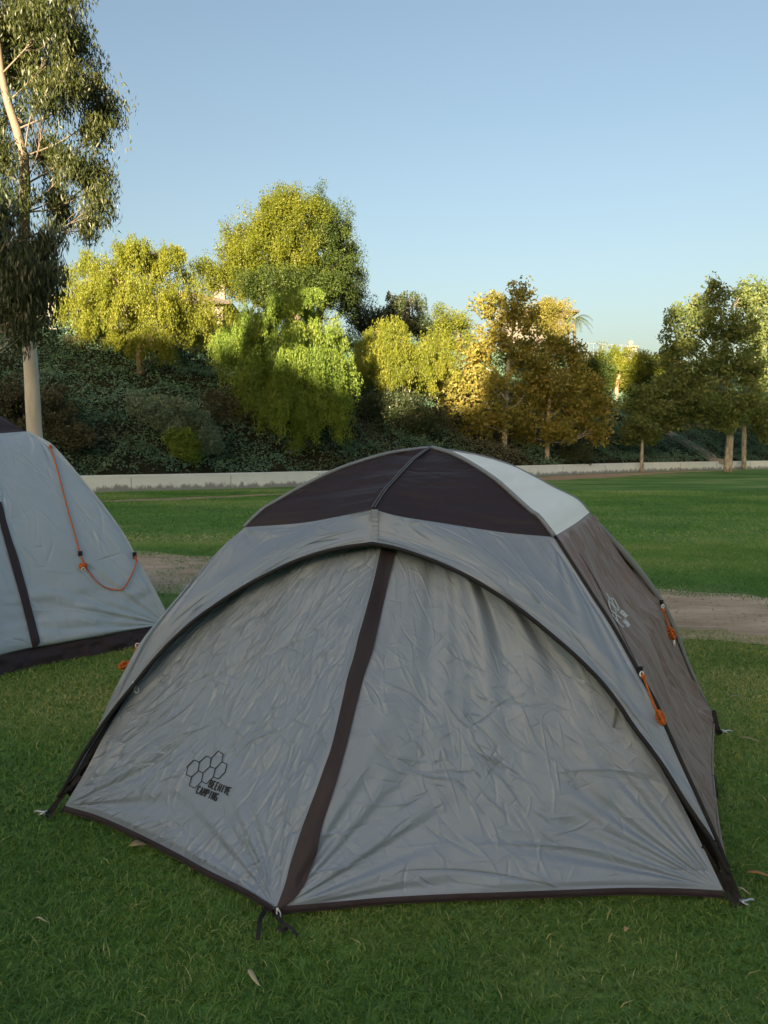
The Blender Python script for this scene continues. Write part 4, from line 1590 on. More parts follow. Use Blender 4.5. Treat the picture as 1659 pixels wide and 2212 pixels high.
def crown_points(clumps, n_total, r, sub_r, fill=0.55, sub_per=26, subz=0.8):
    """leaf positions in sub-clumps spread over each ellipsoid clump"""
    vol = np.array([(rx * ry * rz) ** (2 / 3) for _, (rx, ry, rz) in clumps])
    cnt = (n_total * vol / vol.sum()).astype(int)
    Ps, Tn, subs = [], [], []
    for (c, rad), k in zip(clumps, cnt):
        ns = max(5, int(sub_per * (np.prod(rad) ** (1 / 3) / max(sub_r, .05)) ** 1.2 / 6))
        d = r.randn(ns, 3)
        d /= np.linalg.norm(d, axis=1)[:, None]
        rr = fill + (1 - fill) * r.rand(ns) ** 0.6
        sc_ = c + d * (rr * (0.78 + 0.55 * r.rand(ns) ** 2.2))[:, None] * np.array(rad)
        subs.append(sc_)
        wgt = 0.3 + r.rand(ns)
        idx = r.choice(ns, k, p=wgt / wgt.sum())
        off = r.randn(k, 3)
        off /= np.linalg.norm(off, axis=1)[:, None]
        off *= (r.rand(k) ** 0.42)[:, None] * sub_r * (0.9 + 0.9 * r.rand(ns))[idx][:, None] * np.array([1.0, 1.0, subz])
        Ps.append(sc_[idx] + off)
        Tn.append((0.35 * r.rand(ns))[idx])
    return np.vstack(Ps), np.concatenate(Tn), subs


def make_tree(name, label, cat, base, trunk, clumps, n, ln, wd, mleaf, mbark, seed, sub_r=0.45, droop=0.2, group=None, style='leafy', limbs=True, fill=0.55, twig_r=0.018, limb_r=None, subz=0.8):
    """trunk: list of (point, radius); clumps: list of (centre, radii)"""
    r = RS(seed)
    root = empty(name, tuple(base), label, cat, group)
    tp = np.array([p for p, _ in trunk])
    tr = np.array([q for _, q in trunk])
    tc = smooth_curve(tp, 26)
    s0 = np.linspace(0, 1, len(tr))
    trr = np.interp(np.linspace(0, 1, 26), s0, tr)
    mb = MB()
    jit = 1 + 0.10 * (vn(np.arange(26) * 0.6, np.zeros(26), seed) - 0.5)
    mb.tube(tc, trr * jit, 10)
    if style == 'weep':
        Ps, Tn, D_ = [], [], []
        subs = []
        vol = np.array([(rx * ry) for _, (rx, ry, rz) in clumps])
        cnt = (n * vol / vol.sum()).astype(int)
        for (c, rad), k in zip(clumps, cnt):
            per = 30
            ns = max(6, k // per)
            nb = max(12, int(30 * (rad[0] * rad[2]) ** 0.6))
            d = r.randn(nb, 3)
            d[:, 2] = np.abs(d[:, 2]) * 0.95 - 0.25
            d /= np.linalg.norm(d, axis=1)[:, None]
            bc = c + d * (0.62 + 0.42 * r.rand(nb))[:, None] * np.array(rad)
            subs.append(bc[:12])
            bi = r.choice(nb, ns)
            d = d[bi]
            o3 = r.randn(ns, 3)
            o3 /= np.linalg.norm(o3, axis=1)[:, None]
            st = bc[bi] + o3 * (r.rand(ns) ** 0.45)[:, None] * np.array([0.36, 0.36, 0.26]) * (0.6 + 0.9 * r.rand(nb))[bi][:, None]
            L = (rad[2] * (0.65 + 1.05 * r.rand(nb)))[bi] * (0.75 + 0.4 * r.rand(ns))
            L = np.minimum(L, 2.9)
            tn = (0.40 * r.rand(nb))[bi] + 0.08 * r.rand(ns)
            t = r.rand(ns, per) ** 0.85
            drift = r.randn(ns, 1, 2) * 0.05
            q = np.zeros((ns, per, 3))
            spread = (0.022 + 0.035 * np.sqrt(t))
            q[:, :, 0] = st[:, None, 0] + d[:, None, 0] * 0.28 * np.sqrt(t) + drift[:, :, 0] * t + r.randn(ns, per) * spread
            q[:, :, 1] = st[:, None, 1] + d[:, None, 1] * 0.28 * np.sqrt(t) + drift[:, :, 1] * t + r.randn(ns, per) * spread
            q[:, :, 2] = st[:, None, 2] - L[:, None] * t + 0.15 * np.sqrt(t) + r.randn(ns, per) * 0.05
            Ps.append(q.reshape(-1, 3))
            Tn.append(np.repeat(tn, per))
            dd = np.zeros((ns * per, 3))
            dd[:, 2] = -1
            D_.append(dd + r.randn(ns * per, 3) * 0.45)
        Pn, Tn, Dn_ = np.vstack(Ps), np.concatenate(Tn), np.vstack(D_)
    else:
        Pn, Tn, subs = crown_points(clumps, n, r, sub_r, fill, 58, subz)
        Dn_ = r.randn(len(Pn), 3)
        Dn_[:, 2] -= droop * 3
    if limbs:
        for (c, rad), sb in zip(clumps, subs):
            # start on the trunk below the clump
            low = tc[:, 2] < c[2] - 0.15 * rad[2]
            low &= tc[:, 2] > base[2] + 0.22 * (tp[-1, 2] - base[2])
            k = np.where(low)[0]
            if len(k) == 0: k = np.array([len(tc) // 2])
            dist = np.linalg.norm(tc[k] - c, axis=1)
            dh_ = np.hypot(tc[k][:, 0] - c[0], tc[k][:, 1] - c[1])
            i = k[np.argmin(dist + 1.2 * np.abs((c[2] - tc[k][:, 2]) - 0.85 * dh_))]
            a_ = tc[i]
            midp = a_ * 0.5 + c * 0.5 + np.array([0.06, 0.06, 0.10]) * np.linalg.norm(c - a_) * r.randn(3)
            rad0 = (limb_r if limb_r else min(trr[i] * 0.55, 0.03 + 0.012 * np.linalg.norm(c - a_)))
            lc = smooth_curve([a_, midp, c], 12)
            mb.tube(lc, np.linspace(rad0, rad0 * 0.35, 12), 6)
            for q in sb[:9]:
                m_ = (c + q) / 2 + 0.08 * r.randn(3) * np.linalg.norm(q - c)
                st = lc[r.randint(5, 12)]
                mb.tube(smooth_curve([st, (st + q) / 2 + 0.08 * r.randn(3) * np.linalg.norm(q - st), q], 7), np.linspace(twig_r, twig_r * 0.3, 7), 4, False)
    mb.build('trunk', mbark, root, True)
    V, F = leaf_quads(Pn, Dn_, ln, wd, r)
    tint = np.clip(Tn + 0.45 * r.rand(len(Pn)) + 0.2 * (fbm(Pn[:, 0] * 0.8, Pn[:, 2] * 0.8, seed) - 0.5), 0, 1)
    np_mesh('crown', V, F, mleaf, root, False, {'tint': np.repeat(tint, 4)})
    return root


def bark(name, c1, c2, sc=6, zs=0.25, spots=None):
    m, t, p = mat(name)
    tc = nd(t, 'ShaderNodeTexCoord')
    mp = nd(t, 'ShaderNodeMapping')
    mp.inputs['Scale'].default_value = (1, 1, zs)
    t.links.new(tc.outputs['Object'], mp.inputs[0])
    n = nd(t, 'ShaderNodeTexNoise')
    n.inputs['Scale'].default_value = sc
    n.inputs['Detail'].default_value = 7
    n.inputs['Roughness'].default_value = 0.65
    t.links.new(mp.outputs[0], n.inputs['Vector'])
    r = nd(t, 'ShaderNodeValToRGB')
    r.color_ramp.elements[0].position, r.color_ramp.elements[0].color = 0.36, (*c1, 1)
    r.color_ramp.elements[1].position, r.color_ramp.elements[1].color = 0.62, (*c2, 1)
    t.links.new(n.outputs[0], r.inputs[0])
    src = r.outputs[0]
    if spots:
        n2 = nd(t, 'ShaderNodeTexNoise')
        n2.inputs['Scale'].default_value = 2.2
        n2.inputs['Detail'].default_value = 2
        t.links.new(tc.outputs['Object'], n2.inputs['Vector'])
        r2 = nd(t, 'ShaderNodeValToRGB')
        r2.color_ramp.elements[0].position, r2.color_ramp.elements[0].color = 0.70, (0, 0, 0, 1)
        r2.color_ramp.elements[1].position, r2.color_ramp.elements[1].color = 0.72, (1, 1, 1, 1)
        t.links.new(n2.outputs[0], r2.inputs[0])
        mx = nd(t, 'ShaderNodeMixRGB')
        mx.inputs[2].default_value = (*spots, 1)
        t.links.new(r2.outputs[0], mx.inputs[0])
        t.links.new(src, mx.inputs[1])
        src = mx.outputs[0]
    t.links.new(src, p.inputs['Base Color'])
    p.inputs['Roughness'].default_value = 0.85
    b = nd(t, 'ShaderNodeBump')
    b.inputs['Strength'].default_value = 0.5
    b.inputs['Distance'].default_value = 0.03
    t.links.new(n.outputs[0], b.inputs['Height'])
    t.links.new(b.outputs[0], p.inputs['Normal'])
    return m


def euc_bark():
    m = bark('eucalyptus_bark', (0.46, 0.43, 0.385), (0.64, 0.60, 0.54), 3, 0.2, (0.12, 0.09, 0.07))
    t = m.node_tree
    p = t.nodes['Principled BSDF']
    src = p.inputs['Base Color'].links[0].from_socket
    tc = nd(t, 'ShaderNodeTexCoord')
    sx = nd(t, 'ShaderNodeSeparateXYZ')
    t.links.new(tc.outputs['Object'], sx.inputs[0])
    n = nd(t, 'ShaderNodeTexNoise')
    n.inputs['Scale'].default_value = 0.9
    n.inputs['Detail'].default_value = 5
    t.links.new(tc.outputs['Object'], n.inputs['Vector'])
    ad = nd(t, 'ShaderNodeMath', operation='MULTIPLY_ADD')
    ad.inputs[1].default_value = 3.0
    t.links.new(n.outputs[0], ad.inputs[0])
    t.links.new(sx.outputs['Z'], ad.inputs[2])
    mr = nd(t, 'ShaderNodeMapRange')
    mr.inputs['From Min'].default_value = 5.6
    mr.inputs['From Max'].default_value = 8.0
    t.links.new(ad.outputs[0], mr.inputs['Value'])
    mx = nd(t, 'ShaderNodeMixRGB')
    mx.inputs[2].default_value = (0.165, 0.125, 0.098, 1)  # upper bark coloured darker so direct sun does not wash it out
    t.links.new(mr.outputs[0], mx.inputs[0])
    t.links.new(src, mx.inputs[1])
    t.links.new(mx.outputs[0], p.inputs['Base Color'])
    return m


B_euc = euc_bark()
B_brown = bark('brown_bark', (0.07, 0.05, 0.035), (0.17, 0.13, 0.09))
B_syc = bark('sycamore_bark', (0.16, 0.14, 0.11), (0.46, 0.42, 0.35), 7, 0.4)
B_pink = bark('pink_bark', (0.22, 0.13, 0.09), (0.40, 0.26, 0.18))
L_euc = leafmat('eucalyptus_leaves', [(0.0, (0.0252, 0.0374, 0.0119)), (0.45, (0.0535, 0.0668, 0.0169)), (0.8, (0.1008, 0.0987, 0.0248)), (1.0, (0.1511, 0.1294, 0.0445))], trans=0.35, gloss=0.03)
L_pep = leafmat('pepper_leaves', [(0.0, (0.1075, 0.1396, 0.0184)), (0.5, (0.2087, 0.2282, 0.0322)), (1.0, (0.3415, 0.3171, 0.0517))], trans=0.5, gloss=0.012)
L_weep = leafmat('weeping_leaves', [(0.0, (0.0922, 0.1556, 0.0301)), (0.5, (0.1759, 0.2489, 0.0435)), (1.0, (0.3349, 0.3503, 0.067))], trans=0.45, gloss=0.012)
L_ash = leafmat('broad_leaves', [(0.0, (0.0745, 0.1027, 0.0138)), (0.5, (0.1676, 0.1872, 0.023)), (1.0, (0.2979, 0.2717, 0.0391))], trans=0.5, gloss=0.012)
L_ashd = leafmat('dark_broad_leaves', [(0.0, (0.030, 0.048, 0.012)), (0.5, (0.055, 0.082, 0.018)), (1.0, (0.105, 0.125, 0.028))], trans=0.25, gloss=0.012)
L_syc = leafmat('sycamore_leaves', [(0.0, (0.1497, 0.1591, 0.0354)), (0.5, (0.2904, 0.2531, 0.0619)), (0.85, (0.475, 0.3346, 0.0885)), (1.0, (0.6683, 0.3977, 0.1216))], trans=0.5, gloss=0.015)
L_syc2 = leafmat('green_sycamore_leaves', [(0.0, (0.0901, 0.1311, 0.049)), (0.5, (0.1747, 0.2182, 0.0757)), (0.85, (0.3203, 0.3056, 0.1001)), (1.0, (0.5242, 0.3842, 0.1333))], trans=0.5, gloss=0.015)
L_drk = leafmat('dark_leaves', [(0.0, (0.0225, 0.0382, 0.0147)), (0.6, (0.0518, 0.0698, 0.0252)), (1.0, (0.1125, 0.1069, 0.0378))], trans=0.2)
L_shr = leafmat('grey_green_leaves', [(0.0, (0.0796, 0.1264, 0.0842)), (0.6, (0.1638, 0.2284, 0.1451)), (1.0, (0.2926, 0.3523, 0.199))], trans=0.2)
L_brn = leafmat('brown_leaves', [(0.0, (0.0382, 0.0413, 0.0234)), (0.6, (0.079, 0.0788, 0.039)), (1.0, (0.1403, 0.1406, 0.0683))], trans=0.2)


def clump(u, v, ru, rv, d, dz=0.0, k=1.0):
    """ellipse of the survey photo at distance d -> ellipsoid clump"""
    dd = d + dz
    return (at(u, v, dd), (ru / FPX * dd, max(ru, rv) / FPX * dd * 0.9 * k, rv / FPX * dd))


def tr(pts, d):
    return [(at(u, v, d), rad) for u, v, rad in pts]


# ---- eucalyptus at the left
d = 19.0
euc = make_tree('eucalyptus_tree', 'tall pale-trunked eucalyptus at the left edge, rising behind the larger tent', 'tree', at(88, 1096, d) * np.array([1, 1, 0]),
    tr([(88, 1096, 0.235), (75, 940, 0.195), (66, 780, 0.18), (56, 640, 0.165), (52, 500, 0.15), (54, 400, 0.135), (50, 330, 0.13), (30, 260, 0.11), (8, 190, 0.09), (-2, 110, 0.07), (-10, 20, 0.055), (20, -120, 0.045), (50, -260, 0.03), (60, -400, 0.015)], d),
    [clump(*a, d, b_) for a, b_ in [((30, 60, 90, 60), 0.5), ((110, 40, 80, 55), -0.6), ((150, 110, 52, 48), 0.4), ((60, 150, 60, 45), 1.0), ((-50, 90, 80, 110), 0.3), ((130, 175, 55, 36), -0.8),
     ((185, 200, 55, 36), 0.2), ((225, 240, 42, 40), 0.6), ((205, 285, 42, 30), -0.3), ((90, 215, 50, 32), -1.2), ((30, 250, 36, 26), 1.0),
     ((100, 330, 46, 42), 0.8), ((150, 360, 44, 44), -0.5), ((120, 420, 36, 36), 0.3), ((205, 385, 42, 36), 0.4), ((215, 440, 32, 40), -0.3), ((190, 482, 30, 26), 0.2), ((130, 470, 30, 26), 0.9),
     ((70, -60, 90, 60), 0.2), ((150, -40, 60, 50), 0.5), ((0, -130, 80, 60), -0.4), ((110, -150, 80, 60), 0.3), ((60, -240, 80, 60), 0.0), ((130, -250, 60, 50), -0.5), ((70, -340, 70, 60), 0.2), ((60, -420, 50, 50), 0.0), ((0, 335, 45, 42), -1.0), ((-10, 430, 58, 60), -1.2), ((-60, 300, 60, 90), 0.5)]],
    88000, 0.15, 0.030, L_euc, B_euc, 301, sub_r=0.25, droop=0.8, twig_r=0.009, fill=0.1, subz=1.25, limb_r=0.024)
# lower hanging branch, closer, with large dark leaves
d2 = 16.5
make_tree('eucalyptus_tree', 'dark hanging eucalyptus foliage with a bare crooked lower limb, left edge of the photo', 'tree', np.array([-11.5, 17.0, 0.0]),
    [(np.array([-11.5, 17.0, 0.0]), 0.2), (at(-250, 830, 16.8), 0.16), (at(-120, 640, d2), 0.12), (at(-30, 560, d2), 0.09), (at(40, 520, d2), 0.05)],
    [clump(*a, d2, b_, 0.8) for a, b_ in [((20, 560, 60, 55), 0), ((75, 560, 40, 45), 0.3), ((60, 610, 58, 45), -0.3), ((20, 650, 48, 44), 0.2), ((70, 665, 42, 38), 0.1), ((105, 610, 26, 36), 0.2), ((45, 715, 34, 26), -0.1), ((-30, 600, 60, 90), 0.3), ((-20, 470, 50, 60), 0.2), ((100, 520, 30, 24), 0.4)]],
    15000, 0.19, 0.034, L_drk, B_euc, 302, subz=1.6, sub_r=0.20, droop=1.3, twig_r=0.010, limb_r=0.028, fill=0.2)


# ---- trees on the slope and crest
def on_hill(u, v):
    p = ground_hit(u, v)
    return p, p[1]


# pepper tree A (left, lit)
bA, dA = on_hill(305, 812)
make_tree('pepper_tree', 'sunlit yellow-green pepper tree with forked trunk, leftmost tree on the slope', 'tree', bA,
    [(bA, 0.19), (at(303, 780, dA), 0.165), (at(298, 740, dA), 0.14), (at(300, 690, dA), 0.14), (at(320, 640, dA), 0.10), (at(330, 580, dA), 0.06)],
    [clump(*a, dA, b_) for a, b_ in [((325, 545, 55, 36), 0), ((290, 560, 45, 40), 0.8), ((360, 585, 46, 40), 0.5), ((200, 590, 60, 46), 0.4), ((250, 620, 60, 50), -0.8), ((180, 650, 44, 46), 0.2), ((310, 640, 56, 46), -1.0), ((240, 690, 60, 38), 0.2), ((350, 680, 50, 50), -0.4), ((400, 640, 40, 46), 0.6), ((420, 700, 50, 44), 0.5), ((330, 735, 40, 32), -1.5), ((460, 690, 40, 40), 1.2), ((280, 730, 36, 24), 0.4)]],
    110000, 0.11, 0.036, L_pep, B_brown, 311, style='weep', twig_r=0.03)
# big broad tree C behind
bC = np.array([-4.5, 47.0, 0]); bC[2] = hz(bC[0], bC[1])
dC = 47.0
make_tree('ash_tree', 'tallest round-crowned yellow-green tree on the hill, standing behind the weeping pepper tree', 'tree', bC,
    [(bC, 0.42), (at(640, 700, dC), 0.34), (at(640, 640, dC), 0.26), (at(640, 560, dC), 0.16), (at(640, 480, dC), 0.07)],
    [clump(*a, dC, b_) for a, b_ in [((618, 446, 56, 42), 0), ((580, 485, 56, 48), -1.2), ((650, 480, 70, 58), -1.5), ((515, 528, 50, 46), 0.3), ((565, 555, 70, 54), -1.5), ((640, 560, 76, 60), -1.8), ((600, 620, 84, 42), -0.8), ((522, 590, 54, 38), 0.2), ((448, 586, 32, 18), 0.5), ((490, 608, 44, 28), 0.6)]],
    120000, 0.12, 0.062, L_ash, B_brown, 321, sub_r=0.33, droop=0.35, twig_r=0.022, fill=0.3, subz=1.35)
bC2 = np.array([-2.6, 49.5, 0]); bC2[2] = hz(bC2[0], bC2[1])  # added tree; its dark leaves paint the shade on C's right and foot
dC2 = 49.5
make_tree('ash_tree', 'added dark-leaved tree standing for the shaded right side of the tallest yellow-green tree', 'tree', bC2,
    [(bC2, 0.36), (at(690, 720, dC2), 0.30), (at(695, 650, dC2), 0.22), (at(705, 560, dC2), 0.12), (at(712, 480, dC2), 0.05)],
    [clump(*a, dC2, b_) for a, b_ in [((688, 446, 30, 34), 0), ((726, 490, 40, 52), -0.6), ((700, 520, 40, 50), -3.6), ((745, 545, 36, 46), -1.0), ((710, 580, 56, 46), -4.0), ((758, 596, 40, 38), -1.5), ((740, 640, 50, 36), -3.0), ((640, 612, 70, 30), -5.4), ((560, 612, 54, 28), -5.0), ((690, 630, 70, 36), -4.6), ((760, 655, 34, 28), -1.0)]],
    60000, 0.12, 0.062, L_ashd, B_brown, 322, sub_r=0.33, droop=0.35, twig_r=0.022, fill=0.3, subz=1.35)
# weeping pepper tree B
bB, dB = on_hill(572, 928)
make_tree('pepper_tree', 'large weeping pepper tree trailing green curtains down the slope', 'tree', bB,
    [(bB, 0.30), (at(575, 880, dB), 0.26), (at(590, 820, dB), 0.20), (at(610, 760, dB), 0.14), (at(620, 690, dB), 0.08)],
    [clump(*a, dB, b_) for a, b_ in [((640, 660, 54, 30), -0.3), ((560, 690, 40, 36), 0.2), ((600, 720, 56, 40), -0.8), ((690, 720, 44, 46), 0.3), ((530, 760, 46, 56), 0.2), ((580, 800, 50, 60), -1.2), ((650, 790, 56, 66), -1.4), ((710, 790, 40, 70), -0.2), ((620, 860, 60, 56), -1.6), ((545, 850, 36, 46), -0.6), ((690, 880, 50, 56), -1.0), ((720, 860, 26, 56), 0.2), ((500, 740, 34, 40), 0.8)]],
    130000, 0.115, 0.036, L_weep, B_brown, 331, style='weep', twig_r=0.025)
# lit pepper tree E
bE, dE = on_hill(872, 905)
make_tree('pepper_tree', 'bright sunlit yellow pepper tree in the middle of the hill', 'tree', bE,
    [(bE, 0.22), (at(880, 870, dE), 0.20), (at(868, 830, dE), 0.15), (at(850, 770, dE), 0.10), (at(840, 730, dE), 0.05)],
    [clump(*a, dE, b_) for a, b_ in [((828, 722, 42, 36), 0), ((800, 760, 36, 36), 0.4), ((850, 760, 44, 40), -0.6), ((890, 770, 50, 40), 0.2), ((820, 800, 50, 30), -0.8), ((880, 805, 46, 30), -1.0), ((930, 760, 40, 50), 0.5), ((940, 800, 40, 30), 0.2)]],
    76000, 0.11, 0.037, L_pep, B_brown, 341, style='weep', twig_r=0.02)
# shaded pepper under E
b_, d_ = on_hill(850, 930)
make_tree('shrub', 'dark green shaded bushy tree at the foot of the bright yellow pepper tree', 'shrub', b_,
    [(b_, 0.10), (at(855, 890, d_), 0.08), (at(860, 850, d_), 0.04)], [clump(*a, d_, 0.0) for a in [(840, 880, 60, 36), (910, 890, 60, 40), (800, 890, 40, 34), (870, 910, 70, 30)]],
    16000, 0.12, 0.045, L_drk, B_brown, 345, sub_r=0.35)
# trees on the crest behind
def crest_tree(name, label, u, d, clumps, n, ml, seed, ln=0.15, wd=0.07, style='leafy', cat='tree', group=None, mb=B_brown, sub_r=0.45):
    x = (u - 829.5) / FPX * d
    b = np.array([x, d, float(hz(x, d))])
    top = clumps[0]
    return make_tree(name, label, cat, b, [(b, 0.24), (at(u, top[1] + 60, d), 0.18), (at(top[0], top[1], d), 0.06)], [clump(*c, d, 0.0) for c in clumps], n, ln, wd, ml, mb, seed, sub_r=sub_r, style=style, group=group, twig_r=0.03)


crest_tree('pepper_tree', 'dark drooping tree on the skyline, right of the tallest tree', 880, 56.0, [(885, 655, 34, 32), (850, 660, 26, 28), (870, 690, 40, 30), (835, 695, 30, 30)], 16000, L_drk, 351, style='weep')
crest_tree('shrub', 'low dark bush on the skyline beside the tallest tree', 795, 54.0, [(795, 690, 34, 30), (830, 712, 40, 22), (770, 700, 24, 22)], 9000, L_drk, 352, cat='shrub')
crest_tree('shrub', 'dark bush on the skyline left of the young yellow trees', 910, 55.0, [(910, 705, 34, 22), (935, 715, 20, 18)], 5000, L_drk, 353, cat='shrub')
crest_tree('young_tree', 'narrow yellow young tree with orange tip on the skyline left of the near sycamores', 955, 53.0, [(953, 690, 16, 30), (965, 730, 22, 36), (955, 770, 24, 30)], 9000, L_pep, 354)
crest_tree('young_tree', 'broader yellow-green young tree on the skyline just left of the near sycamores', 992, 53.5, [(990, 705, 26, 30), (1000, 750, 32, 36), (985, 790, 36, 30)], 11000, L_pep, 355)
crest_tree('young_tree', 'orange-topped tree beside the terrace house on the hill', 1185, 62.0, [(1190, 665, 36, 22), (1170, 690, 32, 30), (1205, 700, 28, 30)], 12000, L_syc, 356)

# sycamores along the wall
S_G = 'sycamores along the retaining wall'
bS1 = at(1089, 1023, 42.0) * np.array([1, 1, 0])
dS = 41.2
x1 = (1089 - 829.5) / FPX * 39.8
bS1 = np.array([x1, 39.8, 0.0])
dS1 = 39.8
make_tree('sycamore_tree', 'slender autumn-brown sycamore rising straight above the roof of the dome tent', 'tree', bS1,
    tr([(1089, 1027, 0.17), (1090, 960, 0.145), (1091, 900, 0.13), (1095, 830, 0.10), (1100, 760, 0.075), (1112, 690, 0.05), (1122, 630, 0.025)], dS1),
    [clump(*a, dS1, b_) for a, b_ in [((1122, 632, 26, 30), 0), ((1085, 670, 46, 36), 0.4), ((1140, 690, 44, 44), -0.5), ((1050, 660, 36, 30), 0.8), ((1060, 740, 60, 44), -0.8), ((1130, 760, 56, 46), 0.6), ((1020, 780, 50, 40), 0.3), ((990, 830, 54, 36), -0.4), ((1060, 830, 56, 40), -1.2), ((1140, 840, 50, 44), 1.0), ((970, 880, 40, 34), 0.5), ((1030, 900, 50, 36), -1.0), ((1090, 900, 44, 36), -0.6), ((1010, 940, 46, 24), 0.3), ((1130, 905, 30, 36), 0.2)]],
    15000, 0.165, 0.13, L_syc, B_syc, 361, sub_r=0.30, droop=0.2, group=S_G, twig_r=0.02, fill=0.15, subz=1.0)
x2 = (1181 - 829.5) / FPX * 41.0
make_tree('sycamore_tree', 'second autumn-brown sycamore with wide low crown, just right of the one above the tent roof', 'tree', np.array([x2, 41.0, 0.0]),
    tr([(1180, 1027, 0.15), (1182, 970, 0.13), (1184, 910, 0.11), (1188, 850, 0.085), (1195, 780, 0.05), (1200, 720, 0.025)], 41.0),
    [clump(*a, 41.0, b_) for a, b_ in [((1200, 745, 40, 36), 0), ((1235, 780, 40, 44), 0.5), ((1170, 800, 44, 44), -0.6), ((1220, 840, 50, 40), -0.8), ((1270, 830, 40, 44), 0.3), ((1180, 870, 50, 36), 0.6), ((1250, 890, 50, 36), 0.0), ((1300, 880, 30, 44), 0.5), ((1200, 930, 60, 30), -0.6), ((1130, 940, 40, 24), 0.3), ((1285, 930, 36, 28), 0.4)]],
    13000, 0.165, 0.13, L_syc, B_syc, 362, sub_r=0.30, group=S_G, twig_r=0.02, fill=0.15, subz=1.0)
x3 = (1387 - 829.5) / FPX * 45.0
make_tree('sycamore_tree', 'smallest sycamore of the row, with a thin pale trunk, standing alone at the wall', 'tree', np.array([x3, 45.0, 0.0]),
    tr([(1386, 1020, 0.11), (1387, 970, 0.09), (1388, 920, 0.07), (1390, 870, 0.045), (1392, 835, 0.02)], 45.0),
    [clump(*a, 45.0, b_) for a, b_ in [((1392, 855, 26, 26), 0), ((1372, 885, 28, 26), 0.3), ((1410, 890, 26, 26), -0.3), ((1385, 920, 40, 26), -0.5), ((1365, 940, 24, 20), 0.3), ((1408, 940, 26, 20), 0.4)]],
    9000, 0.16, 0.115, L_syc2, B_syc, 363, sub_r=0.32, group=S_G, twig_r=0.015, fill=0.3)
x4 = (1574 - 829.5) / FPX * 45.0
make_tree('sycamore_tree', 'big full-crowned sycamore at the right edge with sunlit golden top and thick pale trunk', 'tree', np.array([x4, 45.0, 0.0]),
    tr([(1572, 1020, 0.26), (1575, 970, 0.20), (1577, 930, 0.18), (1572, 860, 0.15), (1568, 780, 0.11), (1560, 700, 0.07), (1550, 640, 0.035)], 45.0),
    [clump(*a, 45.0, b_) for a, b_ in [((1545, 645, 26, 36), 0), ((1503, 668, 22, 36), 0.3), ((1460, 690, 22, 36), -0.2), ((1600, 640, 34, 36), 0.4), ((1530, 700, 44, 40), -0.9), ((1590, 710, 50, 44), -1.0), ((1480, 740, 44, 40), 0.3), ((1450, 770, 34, 36), 0.4), ((1540, 780, 56, 46), -1.3), ((1610, 790, 46, 46), -1.2), ((1470, 820, 50, 40), -0.4), ((1430, 850, 34, 44), 0.3), ((1530, 860, 60, 40), -1.3), ((1480, 890, 50, 36), 0.0), ((1600, 870, 46, 40), -1.0), ((1560, 910, 50, 24), -0.6), ((1440, 910, 30, 26), 0.4)]],
    30000, 0.17, 0.13, L_syc2, B_syc, 364, sub_r=0.30, group=S_G, twig_r=0.025, fill=0.15, subz=1.0)
x5 = (1607 - 829.5) / FPX * 50.0
make_tree('sycamore_tree', 'sycamore with slimmer pale trunk behind the big one, cut off by the right edge', 'tree', np.array([x5, 50.0, 0.0]),
    tr([(1607, 1014, 0.17), (1607, 960, 0.15), (1609, 900, 0.13), (1618, 820, 0.10), (1630, 720, 0.06), (1640, 640, 0.03)], 50.0),
    [clump(*a, 50.0, b_) for a, b_ in [((1645, 640, 30, 34), 0), ((1680, 680, 40, 50), 0.4), ((1640, 720, 46, 50), -0.8), ((1690, 780, 50, 56), 0.2), ((1640, 810, 46, 50), -1.0), ((1690, 870, 50, 46), 0.2), ((1635, 890, 44, 34), -0.6), ((1650, 930, 40, 20), -0.2)]],
    26000, 0.16, 0.125, L_syc2, B_syc, 365, sub_r=0.30, group=S_G, twig_r=0.025, fill=0.15, subz=1.0)

# trees on the far slope between the sycamores
def slope_tree(label, u, v, clumps, n, ml, seed, mb, rad=0.16, name='pepper_tree', style='leafy'):
    b, d = on_hill(u, v)
    make_tree(name, label, 'tree', b, [(b, rad), (at(u + 1, v - 30, d), rad * 0.8), (at(clumps[0][0], clumps[0][1], d), rad * 0.3)], [clump(*c, d, 0.2 * i) for i, c in enumerate(clumps)], n, 0.15, 0.07, ml, mb, seed, sub_r=0.4, style=style, twig_r=0.025)


slope_tree('round tree with pinkish bare trunk and golden top on the far slope', 1332, 862, [(1345, 785, 44, 26), (1310, 775, 34, 26), (1375, 790, 30, 28), (1340, 815, 50, 22)], 17000, L_pep, 371, B_pink)
slope_tree('dark green tree on the far slope, left of the big right-hand sycamore', 1372, 870, [(1375, 830, 34, 34), (1400, 800, 24, 26), (1355, 850, 24, 20)], 7000, L_ashd, 372, B_brown)
slope_tree('green tree on the far slope partly hidden behind the second sycamore', 1290, 880, [(1290, 830, 36, 34), (1270, 800, 34, 30), (1305, 800, 26, 26)], 9000, L_ashd, 373, B_brown)
slope_tree('golden bush beside the big right-hand sycamore, below the fence pillar', 1420, 830, [(1420, 790, 22, 20), (1405, 805, 20, 18)], 5000, L_pep, 374, B_brown, 0.1, 'young_tree')
slope_tree('sunlit olive tree behind the left edge eucalyptus, with orange-lit trunk', 8, 720, [(10, 660, 26, 40), (40, 690, 30, 26), (-20, 640, 40, 50), (-10, 575, 30, 40)], 12000, L_pep, 375, B_pink, 0.16, 'olive_tree')
slope_tree('green round bush on the hill crest behind the white utility sign', 118, 705, [(120, 685, 26, 24), (100, 680, 24, 22)], 6000, L_weep, 376, B_brown, 0.1, 'shrub')


